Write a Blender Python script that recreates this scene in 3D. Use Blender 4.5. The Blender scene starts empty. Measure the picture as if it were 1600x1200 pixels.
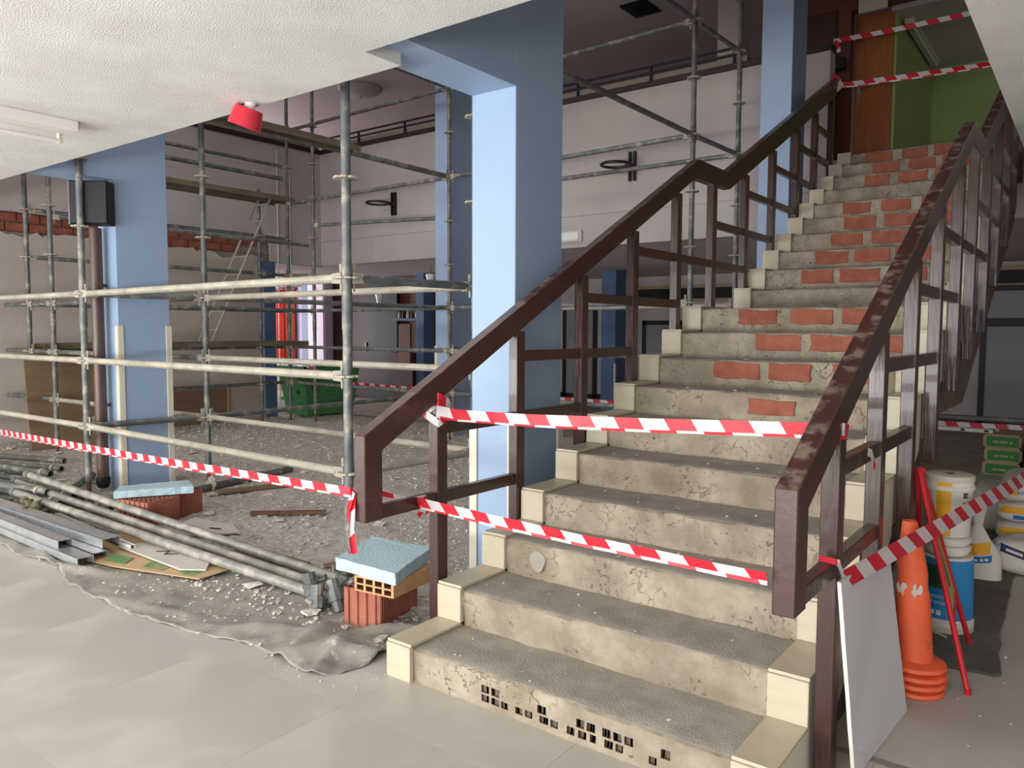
import bpy, bmesh, math, random
from mathutils import Vector, Matrix, noise
random.seed(7)
S = bpy.context.scene
COL = S.collection
# ------------------------------------------------------------------ camera
cam_d = bpy.data.cameras.new('camera'); cam = bpy.data.objects.new('camera', cam_d); COL.objects.link(cam)
YAW, PITCH, ROLL = -0.6467, -0.0682, 0.0041
fw = Vector((math.sin(YAW)*math.cos(PITCH), math.cos(YAW)*math.cos(PITCH), math.sin(PITCH)))
rt = Vector((math.cos(YAW), -math.sin(YAW), 0)); up = rt.cross(fw)
r2 = math.cos(ROLL)*rt + math.sin(ROLL)*up; u2 = -math.sin(ROLL)*rt + math.cos(ROLL)*up
M = Matrix((r2, u2, -fw)).transposed().to_4x4(); M.translation = Vector((2.4314, -2.3255, 1.5144))
cam.matrix_world = M
cam_d.sensor_width = 36; cam_d.lens = 36*1210.7/1600; cam_d.clip_start = .05; cam_d.clip_end = 200
S.camera = cam
# ------------------------------------------------------------------ view, world, daylight
S.view_settings.view_transform = 'Standard'; S.view_settings.look = 'None'
S.view_settings.gamma = 1; S.view_settings.use_curve_mapping = False
S.view_settings.exposure = 0.0
w = bpy.data.worlds.new('world'); S.world = w; w.use_nodes = True
w.node_tree.nodes['Background'].inputs[0].default_value = (.62, .72, .85, 1)
w.node_tree.nodes['Background'].inputs[1].default_value = 0.5
def area(name, loc, rot, sx, sy, power, col=(1, 1, 1)):
    d = bpy.data.lights.new(name, 'AREA'); d.shape = 'RECTANGLE'; d.size = sx; d.size_y = sy; d.energy = power; d.color = col
    o = bpy.data.objects.new(name, d); COL.objects.link(o); o.location = loc; o.rotation_euler = rot
    return o
# daylight coming through the street windows behind the camera (real openings in wall_front)
area('window_daylight', (-2.6, -6.3, 1.55), (math.radians(90), 0, 0), 13.4, 2.3, 530, (.985, 1, 1.0))
# added upward fill that brightens the ceiling, standing in for pavement bounce
area('upward_ceiling_fill', (-2.6, -6.2, .75), (math.radians(128), 0, 0), 13.0, .7, 470, (.99, 1, .985))
# daylight in the far hall, through its own windows off to the side
area('hall_daylight', (-17.4, 7.6, 1.5), (math.radians(90), 0, math.radians(-60)), 2.0, 1.6, 520, (1, .97, 1))
# added fill lamps for the void and the upper floor
area('green_room_fill', (4.9, 9.4, 4.4), (math.radians(90), 0, math.radians(90)), 1.6, 1.2, 7)  # unseen lamp added to lighten the side wall of the green room
area('void_top_fill', (-4.4, 2.6, 5.95), (0, 0, 0), 7.0, 3.0, 104, (1, .96, .96))  # no skylight here: added to lift the void floor and its bounce
area('upper_left_fill', (-13.9, 6.0, 4.6), (math.radians(90), 0, math.radians(-90)), 8.0, 1.6, 110, (1, .95, .96))  # no opening behind it: added to brighten the void from the left
# ------------------------------------------------------------------ helpers
def tag(o, label=None, cat=None, group=None, kind=None):
    if label: o['label'] = label
    if cat: o['category'] = cat
    if group: o['group'] = group
    if kind: o['kind'] = kind
    return o
def empty(name, loc=(0, 0, 0), label=None, cat=None, group=None, kind=None):
    o = bpy.data.objects.new(name, None); COL.objects.link(o); o.location = loc; o.empty_display_size = .1
    return tag(o, label, cat, group, kind)
class MB:
    def __init__(s): s.v = []; s.f = []; s.m = []; s.uv = {}
    def add(s, vs, fs, mi=0):
        b = len(s.v); s.v += [tuple(v) for v in vs]
        for f in fs: s.f.append(tuple(b+i for i in f)); s.m.append(mi)
        return s
    def box(s, lo, hi, mi=0):
        x0, y0, z0 = lo; x1, y1, z1 = hi
        return s.add([(x0,y0,z0),(x1,y0,z0),(x1,y1,z0),(x0,y1,z0),(x0,y0,z1),(x1,y0,z1),(x1,y1,z1),(x0,y1,z1)],
              [(0,3,2,1),(4,5,6,7),(0,1,5,4),(1,2,6,5),(2,3,7,6),(3,0,4,7)], mi)
    def prism(s, pts, axis, a, b, mi=0):
        n = len(pts)
        def P(p, t):
            if axis == 'x': return (t, p[0], p[1])
            if axis == 'y': return (p[0], t, p[1])
            return (p[0], p[1], t)
        vs = [P(p, a) for p in pts]+[P(p, b) for p in pts]
        fs = [tuple(range(n)), tuple(range(2*n-1, n-1, -1))]+[(i, i+n, (i+1) % n+n, (i+1) % n) for i in range(n)]
        return s.add(vs, fs, mi)
    def tube(s, p, q, r, n=10, r1=None, caps=True, mi=0):
        p = Vector(p); q = Vector(q); d = (q-p)
        if d.length < 1e-6: return s
        d.normalize(); a = d.orthogonal().normalized(); b = d.cross(a); r1 = r if r1 is None else r1
        vs = []
        for c, rr in ((p, r), (q, r1)):
            for i in range(n):
                t = 2*math.pi*i/n; vs.append(c+rr*(math.cos(t)*a+math.sin(t)*b))
        fs = [(i, (i+1) % n, (i+1) % n+n, i+n) for i in range(n)]
        if caps: fs += [tuple(range(n-1, -1, -1)), tuple(range(n, 2*n))]
        return s.add(vs, fs, mi)
    def pipe(s, pts, r, n=8, mi=0):
        for a, b in zip(pts, pts[1:]): s.tube(a, b, r, n, mi=mi)
        return s
    def hollow(s, p, q, r, ri, n=10, mi=0):
        p = Vector(p); q = Vector(q); d = (q-p).normalized(); a = d.orthogonal().normalized(); b = d.cross(a)
        vs = []
        for c, rr in ((p, r), (q, r), (q, ri), (q-d*.12, ri), (p+d*.12, ri), (p, ri)):
            for i in range(n):
                t = 2*math.pi*i/n; vs.append(c+rr*(math.cos(t)*a+math.sin(t)*b))
        fs = []
        for k in (0, 1, 2, 4, 5):
            k2 = (k+1) % 6
            fs += [(k*n+i, k*n+(i+1) % n, k2*n+(i+1) % n, k2*n+i) for i in range(n)]
        return s.add(vs, fs, mi)
    def lathe(s, prof, n=24, c=(0, 0, 0), mi=0, cap=True):
        vs = []; k = len(prof)
        for r, z in prof:
            for i in range(n):
                t = 2*math.pi*i/n; vs.append((c[0]+r*math.cos(t), c[1]+r*math.sin(t), c[2]+z))
        fs = []
        for j in range(k-1):
            fs += [(j*n+i, j*n+(i+1) % n, (j+1)*n+(i+1) % n, (j+1)*n+i) for i in range(n)]
        if cap: fs += [tuple(range(n-1, -1, -1)), tuple(range((k-1)*n, k*n))]
        return s.add(vs, fs, mi)
    def xf(s, mat):
        s.v = [tuple(mat @ Vector(v)) for v in s.v]; return s
    def build(s, name, mats, parent=None, smooth=False, bevel=0, seg=1, auto=None):
        me = bpy.data.meshes.new(name); me.from_pydata(s.v, [], s.f)
        if not isinstance(mats, (list, tuple)): mats = [mats]
        for m in mats: me.materials.append(m)
        me.polygons.foreach_set('material_index', s.m)
        bm = bmesh.new(); bm.from_mesh(me); bmesh.ops.recalc_face_normals(bm, faces=bm.faces)
        if bevel:
            es = [e for e in bm.edges if len(e.link_faces) == 2 and e.calc_face_angle(0) > .6]
            bmesh.ops.bevel(bm, geom=es, offset=bevel, segments=seg, affect='EDGES', clamp_overlap=True)
        bm.to_mesh(me); bm.free()
        if smooth:
            me.polygons.foreach_set('use_smooth', [True]*len(me.polygons))
            me.set_sharp_from_angle(angle=math.radians(auto or 40))
        o = bpy.data.objects.new(name, me); COL.objects.link(o)
        if parent:
            o.parent = parent
            if parent.type == 'EMPTY' or True:
                o.matrix_parent_inverse = Matrix.Identity(4)
                pl = Vector((0, 0, 0)); pp = parent
                while pp: pl += pp.location; pp = pp.parent
                # shapes are written in world coordinates: bring them into the parent's frame
                o.location = (-pl) if pl.length else (0, 0, 0)
        return o
def inst(src, name, parent, loc, rot=(0, 0, 0), scale=(1, 1, 1)):
    o = src.copy(); o.name = name; COL.objects.link(o)
    o.parent = parent; o.matrix_parent_inverse = Matrix.Identity(4)
    pl = Vector((0, 0, 0)); pp = parent
    while pp: pl += pp.location; pp = pp.parent
    o.location = Vector(loc)-pl; o.rotation_euler = rot; o.scale = scale
    return o
def strct(o): o['kind'] = 'structure'; return o
# ------------------------------------------------------------------ materials
def lin(c): return tuple((x/12.92 if x <= .04045 else ((x+.055)/1.055)**2.4) for x in c)
def hexc(r, g, b): return lin((r/255, g/255, b/255))+(1,)
def mat(name, c1, c2=None, rough=.6, scale=6, detail=5, bump=0, bscale=None, metal=0, spec=.5, lo=.35, hi=.65, c3=None, c3scale=20, c3lo=.6, c3hi=.68, c3up=None, emit=0, coat=0, stretch=None, bdist=.02):
    m = bpy.data.materials.new(name); m.use_nodes = True; nt = m.node_tree; N = nt.nodes; L = nt.links
    b = N['Principled BSDF']; b.inputs['Roughness'].default_value = rough; b.inputs['Metallic'].default_value = metal
    b.inputs['Specular IOR Level'].default_value = spec; b.inputs['Coat Weight'].default_value = coat
    tc = N.new('ShaderNodeTexCoord'); src = tc.outputs['Object']
    if stretch:
        mp = N.new('ShaderNodeMapping'); mp.inputs['Scale'].default_value = stretch; L.new(src, mp.inputs[0]); src = mp.outputs[0]
    col = None
    if c2:
        nz = N.new('ShaderNodeTexNoise'); nz.inputs['Scale'].default_value = scale; nz.inputs['Detail'].default_value = detail; L.new(src, nz.inputs['Vector'])
        mr = N.new('ShaderNodeMapRange'); mr.inputs[1].default_value = lo; mr.inputs[2].default_value = hi; L.new(nz.outputs[0], mr.inputs[0])
        mx = N.new('ShaderNodeMix'); mx.data_type = 'RGBA'; mx.inputs[6].default_value = c1; mx.inputs[7].default_value = c2; L.new(mr.outputs[0], mx.inputs[0])
        col = mx.outputs[2]
    if c3:
        nz3 = N.new('ShaderNodeTexNoise'); nz3.inputs['Scale'].default_value = c3scale; nz3.inputs['Detail'].default_value = 6; nz3.inputs['Roughness'].default_value = .65; L.new(src, nz3.inputs['Vector'])
        f = nz3.outputs[0]
        mr3 = N.new('ShaderNodeMapRange'); mr3.inputs[1].default_value = c3lo; mr3.inputs[2].default_value = c3hi; L.new(f, mr3.inputs[0]); f = mr3.outputs[0]
        if c3up is not None:
            g = N.new('ShaderNodeNewGeometry'); sp = N.new('ShaderNodeSeparateXYZ'); L.new(g.outputs['True Normal'], sp.inputs[0])
            mu = N.new('ShaderNodeMapRange'); mu.inputs[1].default_value = c3up; mu.inputs[2].default_value = c3up+.35; L.new(sp.outputs[2], mu.inputs[0])
            mm = N.new('ShaderNodeMath'); mm.operation = 'MULTIPLY'; L.new(f, mm.inputs[0]); L.new(mu.outputs[0], mm.inputs[1]); f = mm.outputs[0]
        m3 = N.new('ShaderNodeMix'); m3.data_type = 'RGBA'; m3.inputs[7].default_value = c3; L.new(f, m3.inputs[0])
        if col: L.new(col, m3.inputs[6])
        else: m3.inputs[6].default_value = c1
        col = m3.outputs[2]
        rr = N.new('ShaderNodeMapRange'); rr.inputs[3].default_value = rough; rr.inputs[4].default_value = max(rough, .8); L.new(f, rr.inputs[0]); L.new(rr.outputs[0], b.inputs['Roughness'])
    if col: L.new(col, b.inputs['Base Color'])
    else: b.inputs['Base Color'].default_value = c1
    if bump:
        nb = N.new('ShaderNodeTexNoise'); nb.inputs['Scale'].default_value = bscale or scale*4; nb.inputs['Detail'].default_value = 4; L.new(src, nb.inputs['Vector'])
        bp = N.new('ShaderNodeBump'); bp.inputs['Strength'].default_value = bump; bp.inputs['Distance'].default_value = bdist; L.new(nb.outputs[0], bp.inputs['Height']); L.new(bp.outputs[0], b.inputs['Normal'])
    if emit:
        b.inputs['Emission Color'].default_value = c1; b.inputs['Emission Strength'].default_value = emit
    return m
def flat(name, c, rough=.6, **k): return mat(name, c, rough=rough, **k)
Mt = dict(
 stipple=mat('stippled_white_paint', hexc(226,224,219), hexc(236,235,231), .85, 3, bump=.9, bscale=140, bdist=.008),
 plaster=mat('white_wall_paint', hexc(180,170,168), hexc(190,181,178), .7, 1.2),
 plaster_warm=mat('old_beige_plaster', hexc(180,167,156), hexc(192,180,169), .8, 1.5, bump=.2, bscale=30),
 mauve=mat('mauve_light_tint', hexc(204,191,193), hexc(212,200,202), .7, .8),  # base colour carries the purple tint of the upper light
 blue=mat('light_blue_wall_paint', hexc(151,174,203), hexc(155,178,207), .55, 2, bump=.15, bscale=60, bdist=.003),
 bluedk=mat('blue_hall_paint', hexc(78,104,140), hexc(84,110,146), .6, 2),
 guard=flat('cream_corner_guard', hexc(222,214,196), .45),
 screed=mat('rough_tread_screed', hexc(152,145,135), hexc(166,158,147), .95, 9, 9, bump=.5, bscale=110, c3=hexc(205,198,186), c3scale=40, c3lo=.66, c3hi=.72, lo=.4, hi=.6, bdist=.008),
 stringer=mat('cream_stair_tile', hexc(186,175,152), hexc(195,184,162), .4, 4, 6, c3=hexc(190,176,148), c3scale=5, c3lo=.55, c3hi=.75),
 skirting=mat('stair_side_plaster', hexc(208,200,184), hexc(218,211,196), .7, 3),
 brick=mat('red_brick', hexc(150,84,66), hexc(166,100,80), .9, 12, 6, bump=.4, bscale=50, c3=hexc(150,118,98), c3scale=16, c3lo=.62, c3hi=.72),
 brickwall=mat('old_wall_brick', hexc(128,70,54), hexc(146,84,66), .95, 9, 6, bump=.5, bscale=40, c3=hexc(140,120,104), c3scale=10, c3lo=.62, c3hi=.74),
 mortar=mat('grey_mortar', hexc(132,122,110), hexc(150,140,128), .95, 12, bump=.6, bscale=60),
 soffit=mat('dusty_brown_slab', hexc(96,84,74), hexc(116,104,92), .85, 4),
 wood=mat('dark_brown_lacquer', hexc(58,34,29), hexc(66,40,34), .3, 14, 6, bump=.15, bscale=60, stretch=(1,1,.12), c3=hexc(150,138,128), c3scale=30, c3lo=.70, c3hi=.76, coat=.15),
 handrail=mat('worn_handrail_lacquer', hexc(62,36,30), hexc(72,42,35), .34, 14, 6, bump=.05, bscale=40, c3=hexc(116,98,86), c3scale=13, c3lo=.50, c3hi=.64, c3up=.45, coat=.15),
 tile=mat('beige_floor_tile', hexc(178,172,163), hexc(186,180,171), .38, 1.1, 4, c3=hexc(194,189,180), c3scale=2.2, c3lo=.5, c3hi=.75),
 slab=mat('dusty_floor_slab', hexc(136,128,118), hexc(160,151,139), .9, 3, 8, bump=.4, bscale=40),
 rubble=mat('demolition_rubble', hexc(172,164,153), hexc(216,209,198), .95, 22, 9, bump=1, bscale=60, lo=.3, hi=.7, c3=hexc(214,207,195), c3scale=38, c3lo=.64, c3hi=.70),
 shard=mat('plaster_shards', hexc(178,170,158), hexc(222,216,205), .95, 26, 2, lo=.38, hi=.62),
 galv=mat('dusty_galvanised_tube', hexc(98,103,103), hexc(126,128,124), .55, 9, 6, metal=.3, c3=hexc(186,178,160), c3scale=9, c3lo=.54, c3hi=.72, bump=.15, bscale=60),
 ledg=mat('plaster_caked_ledger', hexc(146,142,132), hexc(172,164,149), .7, 5, 6, metal=.1, c3=hexc(202,193,174), c3scale=4, c3lo=.34, c3hi=.74, c3up=-.45, bump=.4, bscale=40),
 greytube=mat('dull_grey_tube', hexc(132,132,126), hexc(160,157,147), .5, 8, 6, metal=.25, c3=hexc(188,182,168), c3scale=8, c3lo=.5, c3hi=.7, bump=.15, bscale=60),
 rust=mat('rusty_jack', hexc(120,84,60), hexc(92,70,56), .85, 20),
 deck=mat('steel_scaffold_deck', hexc(116,106,86), hexc(92,84,66), .8, 5, stretch=(4,.6,4)),
 brownpipe=flat('brown_downpipe', hexc(92,70,64), .35),
 black=flat('matt_black', (.006,.006,.008,1), .6),
 redp=flat('red_alarm_plastic', hexc(206,44,62), .35),
 white=flat('white_plastic', hexc(232,230,224), .4),
 offw=flat('aged_white_plastic', hexc(206,202,186), .45),
 alu=flat('brushed_aluminium', hexc(190,188,182), .4, metal=.5),
 steel=mat('bright_galvanised_steel', hexc(196,200,204), hexc(214,218,222), .3, 12, metal=.75),
 foam=mat('pale_blue_insulation_foam', hexc(174,201,211), hexc(182,208,217), .8, 8, bump=.25, bscale=80, c3=hexc(120,172,200), c3scale=14, c3lo=.66, c3hi=.7),
 terra=mat('terracotta_block', hexc(158,94,76), hexc(172,108,89), .85, 8, bump=.2, bscale=60, c3=hexc(214,160,136), c3scale=14, c3lo=.66, c3hi=.74),
 tan=mat('tan_hollow_brick', hexc(196,148,104), hexc(206,160,118), .85, 8, bump=.2),
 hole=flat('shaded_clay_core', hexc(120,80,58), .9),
 felt=mat('grey_geotextile_felt', hexc(142,139,131), hexc(166,161,151), 1, 5, 8, bump=.5, bscale=160, c3=hexc(198,191,180), c3scale=16, c3lo=.60, c3hi=.70, spec=.1, bdist=.006),
 feltdk=mat('dark_dusty_mat', hexc(92,92,86), hexc(112,110,103), 1, 4, 8, bump=.4, bscale=120, c3=hexc(170,166,156), c3scale=14, c3lo=.66, c3hi=.72),
 card=mat('brown_cardboard', hexc(188,160,120), hexc(198,170,130), .9, 3),
 cardg=mat('green_print_on_cardboard', hexc(96,140,90), hexc(176,156,112), .9, 10, lo=.45, hi=.6),
 board=mat('grey_board', hexc(196,190,180), hexc(204,198,188), .85, 3),
 mdf=mat('brown_panel', hexc(122,100,74), hexc(134,110,82), .7, 4, stretch=(1,1,5)),
 paneledge=flat('white_board_edge', hexc(232,228,218), .8),
 pboard=mat('grey_plasterboard', hexc(206,207,214), hexc(210,211,217), .8, 2),
 cone=mat('orange_cone_rubber', hexc(240,104,62), hexc(228,96,58), .55, 6, c3=hexc(150,84,60), c3scale=6, c3lo=.66, c3hi=.76),
 torn=flat('torn_white_band', hexc(220,206,190), .8),
 red=flat('red_enamel', hexc(196,34,44), .35),
 yellow=flat('yellow_print', hexc(238,176,38), .5),
 signy=mat('dull_yellow_sign', hexc(190,160,84), hexc(200,172,96), .5, 3),
 blackp=flat('black_print', (.01,.01,.012,1), .5),
 navy=flat('dark_violet_print', hexc(52,38,92), .5),
 bluep=flat('blue_print', hexc(22,108,186), .5),
 lblue=flat('blue_label', hexc(44,140,204), .45),
 greenp=flat('green_print', hexc(48,128,56), .55),
 dkgreen=flat('dark_green_print', hexc(40,78,56), .55),
 bag=mat('white_paper_sack', hexc(222,218,208), hexc(230,226,217), .7, 4, bump=.3, bscale=14),
 tan2=flat('beige_sack_edge', hexc(176,158,124), .7),
 green=mat('green_skip_paint', hexc(70,128,78), hexc(80,140,88), .5, 3, c3=hexc(30,84,46), c3scale=5, c3lo=.56, c3hi=.66),
 curtain=mat('red_curtain', hexc(206,62,52), hexc(224,84,66), .8, 4, stretch=(9,9,.3)),
 curtain2=mat('orange_curtain', hexc(226,94,66), hexc(234,110,80), .8, 4, stretch=(9,9,.3)),
 lav=flat('lavender_paint', hexc(176,166,206), .6),
 pink=flat('pale_pink_paint', hexc(238,222,240), .6),
 maroon=mat('maroon_doors', hexc(66,28,28), hexc(72,32,31), .5, 3),
 dkwood=mat('dark_brown_timber', hexc(96,50,34), hexc(108,58,40), .5, 5, stretch=(1,1,.3)),
 door=mat('orange_oak_door', hexc(152,86,40), hexc(168,98,46), .45, 4, stretch=(6,6,.5)),
 darkcap=flat('blackish_timber_cap', hexc(46,28,27), .5),
 band=flat('beige_parapet_band', hexc(150,140,126), .7),
 lime=mat('lime_green_paint', hexc(158,178,112), hexc(164,184,118), .6, 2),
 greyrm=flat('hall_grey_paint', hexc(196,190,190), .7),
 dkframe=flat('black_door_frame', hexc(19,18,18), .5),
 brass=flat('chrome_handle', hexc(190,185,175), .3, metal=.8),
)
def glass(name, tint, rough=.12):
    m = bpy.data.materials.new(name); m.use_nodes = True; b = m.node_tree.nodes['Principled BSDF']
    b.inputs['Base Color'].default_value = tint; b.inputs['Roughness'].default_value = rough; b.inputs['Transmission Weight'].default_value = .25
    return m
Mt['frost'] = glass('grey_frosted_glass', hexc(170,172,176), .5)
def emis(name, c, s):
    m = bpy.data.materials.new(name); m.use_nodes = True; b = m.node_tree.nodes['Principled BSDF']
    b.inputs['Base Color'].default_value = c; b.inputs['Emission Color'].default_value = c; b.inputs['Emission Strength'].default_value = s
    return m
Mt['lamp_on'] = emis('lit_fluorescent_tube', (1, .97, 1, 1), 6)
def tape_material(period=.215, skew=.55, white=(222,214,216), redc=(214,40,58)):
    m = bpy.data.materials.new('red_white_barrier_film'); m.use_nodes = True; nt = m.node_tree; N = nt.nodes; L = nt.links
    b = N['Principled BSDF']; b.inputs['Roughness'].default_value = .35
    uv = N.new('ShaderNodeUVMap'); sp = N.new('ShaderNodeSeparateXYZ'); L.new(uv.outputs[0], sp.inputs[0])
    a = N.new('ShaderNodeMath'); a.operation = 'MULTIPLY_ADD'; a.inputs[1].default_value = skew; L.new(sp.outputs[1], a.inputs[0]); L.new(sp.outputs[0], a.inputs[2])
    d = N.new('ShaderNodeMath'); d.operation = 'DIVIDE'; d.inputs[1].default_value = period; L.new(a.outputs[0], d.inputs[0])
    fr = N.new('ShaderNodeMath'); fr.operation = 'FRACT'; L.new(d.outputs[0], fr.inputs[0])
    gt = N.new('ShaderNodeMath'); gt.operation = 'GREATER_THAN'; gt.inputs[1].default_value = .5; L.new(fr.outputs[0], gt.inputs[0])
    mx = N.new('ShaderNodeMix'); mx.data_type = 'RGBA'; mx.inputs[6].default_value = hexc(*white); mx.inputs[7].default_value = hexc(*redc); L.new(gt.outputs[0], mx.inputs[0])
    L.new(mx.outputs[2], b.inputs['Base Color'])
    tr = N.new('ShaderNodeBsdfTranslucent'); L.new(mx.outputs[2], tr.inputs[0])
    ms = N.new('ShaderNodeMixShader'); ms.inputs[0].default_value = .2
    L.new(b.outputs[0], ms.inputs[1]); L.new(tr.outputs[0], ms.inputs[2]); L.new(ms.outputs[0], N['Material Output'].inputs[0])
    return m
Mt['tape'] = tape_material()
def concrete_material(name, a, b_, stain, dark, rough=.92):
    m = bpy.data.materials.new(name); m.use_nodes = True; nt = m.node_tree; N = nt.nodes; L = nt.links; b = N['Principled BSDF']
    b.inputs['Roughness'].default_value = rough; b.inputs['Specular IOR Level'].default_value = .25
    tc = N.new('ShaderNodeTexCoord'); src = tc.outputs['Object']
    def nz(sc, det, lo, hi, rg=.6):
        n = N.new('ShaderNodeTexNoise'); n.inputs['Scale'].default_value = sc; n.inputs['Detail'].default_value = det; n.inputs['Roughness'].default_value = rg; L.new(src, n.inputs['Vector'])
        r = N.new('ShaderNodeMapRange'); r.inputs[1].default_value = lo; r.inputs[2].default_value = hi; L.new(n.outputs[0], r.inputs[0]); return r.outputs[0], n
    def mix(f, c, d):
        x = N.new('ShaderNodeMix'); x.data_type = 'RGBA'; L.new(f, x.inputs[0])
        if hasattr(c, 'node'): L.new(c, x.inputs[6])
        else: x.inputs[6].default_value = c
        x.inputs[7].default_value = d; return x.outputs[2]
    def mul(p, q):
        x = N.new('ShaderNodeMath'); x.operation = 'MULTIPLY'; L.new(p, x.inputs[0])
        if hasattr(q, 'node'): L.new(q, x.inputs[1])
        else: x.inputs[1].default_value = q
        return x.outputs[0]
    f1, _ = nz(4, 10, .38, .62); c = mix(f1, a, b_)
    f2, _ = nz(2.3, 5, .52, .75); c = mix(mul(f2, .7), c, stain)
    f3, _ = nz(52, 5, .56, .66); f3b, _ = nz(5, 4, .48, .6); c = mix(mul(mul(f3, f3b), .9), c, dark)
    nd = N.new('ShaderNodeTexNoise'); nd.inputs['Scale'].default_value = 14; nd.inputs['Detail'].default_value = 5; L.new(src, nd.inputs['Vector'])
    ad = N.new('ShaderNodeMix'); ad.data_type = 'VECTOR'; ad.inputs[0].default_value = .14; L.new(src, ad.inputs[4]); L.new(nd.outputs['Color'], ad.inputs[5])
    vo = N.new('ShaderNodeTexVoronoi'); vo.feature = 'DISTANCE_TO_EDGE'; vo.inputs['Scale'].default_value = 13; L.new(ad.outputs[1], vo.inputs['Vector'])
    r = N.new('ShaderNodeMapRange'); r.inputs[1].default_value = .03; r.inputs[2].default_value = .0; L.new(vo.outputs[0], r.inputs[0])
    f5, _ = nz(4.1, 4, .52, .66); ck = mul(r.outputs[0], f5); c = mix(mul(ck, .5), c, dark)
    L.new(c, b.inputs['Base Color'])
    n2 = N.new('ShaderNodeTexNoise'); n2.inputs['Scale'].default_value = 34; n2.inputs['Detail'].default_value = 7; n2.inputs['Roughness'].default_value = .68; L.new(src, n2.inputs['Vector'])
    sb = N.new('ShaderNodeMath'); sb.operation = 'SUBTRACT'; L.new(n2.outputs[0], sb.inputs[0]); L.new(ck, sb.inputs[1])
    bp = N.new('ShaderNodeBump'); bp.inputs['Strength'].default_value = .8; bp.inputs['Distance'].default_value = .009; L.new(sb.outputs[0], bp.inputs['Height']); L.new(bp.outputs[0], b.inputs['Normal'])
    return m
Mt['concrete'] = concrete_material('bare_step_concrete', hexc(141,130,114), hexc(177,165,146), hexc(132,116,94), hexc(84,74,62))
def text_mesh(s, size, font_shear=0, spacing=1):
    cu = bpy.data.curves.new('txt', 'FONT'); cu.body = s; cu.size = size; cu.align_x = 'CENTER'; cu.align_y = 'CENTER'; cu.shear = font_shear; cu.resolution_u = 2; cu.space_character = spacing
    o = bpy.data.objects.new('txt', cu); COL.objects.link(o)
    dg = bpy.context.evaluated_depsgraph_get(); me = o.evaluated_get(dg).to_mesh()
    vs = [tuple(v.co) for v in me.vertices]; fs = [tuple(p.vertices) for p in me.polygons]
    o.evaluated_get(dg).to_mesh_clear(); bpy.data.objects.remove(o); bpy.data.curves.remove(cu)
    return vs, fs
def frame_mat(origin, ux, uy):
    ux = Vector(ux).normalized(); uy = Vector(uy); uy = (uy-ux*uy.dot(ux)).normalized(); n = ux.cross(uy)
    m = Matrix((ux, uy, n)).transposed().to_4x4(); m.translation = Vector(origin); return m
def oprism(poly, origin, ux, uy, thick):
    """polygon in the (ux, uy) plane at origin, given thickness along the normal"""
    m = MB(); m.prism(poly, 'z', 0, thick); return m.xf(frame_mat(origin, ux, uy))
# ================================================================== SETTING
# floor: bare slab with large beige tiles laid on it (near zone, and along the right of the stairs)
fl = strct(MB().box((-18.2, -6.6, -.12), (5.2, 13.0, 0)).build('floor', Mt['slab']))
tl = MB().box((-.4496, -.4496, 0), (.4496, .4496, .006)).build('floor_tile', Mt['tile'], fl, bevel=.0005)
tl.location = (-6.0, -6.0, 0); first = True
def add_tile(x, y):
    global first
    if first: tl.location = (x, y, 0); first = False; return
    o = tl.copy(); COL.objects.link(o); o.parent = fl; o.location = (x, y, 0)
for j in range(-6, 0):
    for i in range(-7, 5):
        add_tile(.07+.9*i+.45, -.315+.9*j+.45+.9)
for j in range(0, 14):
    for i in (2, 3, 4):
        add_tile(.07+.9*i+.05, .99+.9*j-.45+.45)
# lower ceiling round the stair well
for lo, hi in (((-18.2, -6.6, 2.80), (-.335, .43, 3.45)), ((-.335, -6.6, 2.80), (1.96, .20, 3.45)), ((1.96, -6.6, 2.80), (5.2, 7.2, 3.45))):
    strct(MB().box(lo, hi).build('ceiling', Mt['stipple']))
# slab over the hall at the back and the upper floor
strct(MB().box((-18.2, 7.2, 2.69), (5.2, 13.0, 3.50)).box((-18.2, 5.25, 2.69), (-9.2, 7.2, 3.5)).build('ceiling', Mt['mauve']))
# high ceiling of the double-height void
strct(MB().box((-14.2, .43, 6.0), (5.2, 13.0, 6.15)).box((-.335, .2, 6.0), (5.2, .43, 6.15)).build('ceiling', Mt['mauve']))
# walls
strct(MB().box((-14.2, .28, 3.45), (-.335, .43, 6.0)).box((-.335, .05, 3.45), (5.2, .2, 6.0)).build('wall_upper_front', Mt['mauve']))
strct(MB().box((-14.4, .28, 3.45), (-14.2, 13.0, 6.0)).build('wall_upper_left', Mt['mauve']))
strct(MB().box((-14.2, 12.85, 3.5), (5.2, 13.0, 6.0)).build('wall_upper_back', Mt['mauve']))
strct(MB().box((5.2, -6.6, 0), (5.35, 13.0, 6.0)).build('wall_right', Mt['plaster']))
strct(MB().box((1.96, .2, 3.45), (2.1, 7.3, 6.0)).build('wall_upper_right', Mt['plaster']))
strct(MB().box((-18.4, -6.6, 0), (-18.2, 7.2, 3.5)).box((-18.4, 9.6, 0), (-18.2, 13.0, 3.5)).box((-18.4, 7.2, 0), (-18.2, 9.6, .6)).box((-18.4, 7.2, 2.4), (-18.2, 9.6, 3.5)).build('wall_far_left', Mt['plaster']))
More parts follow.
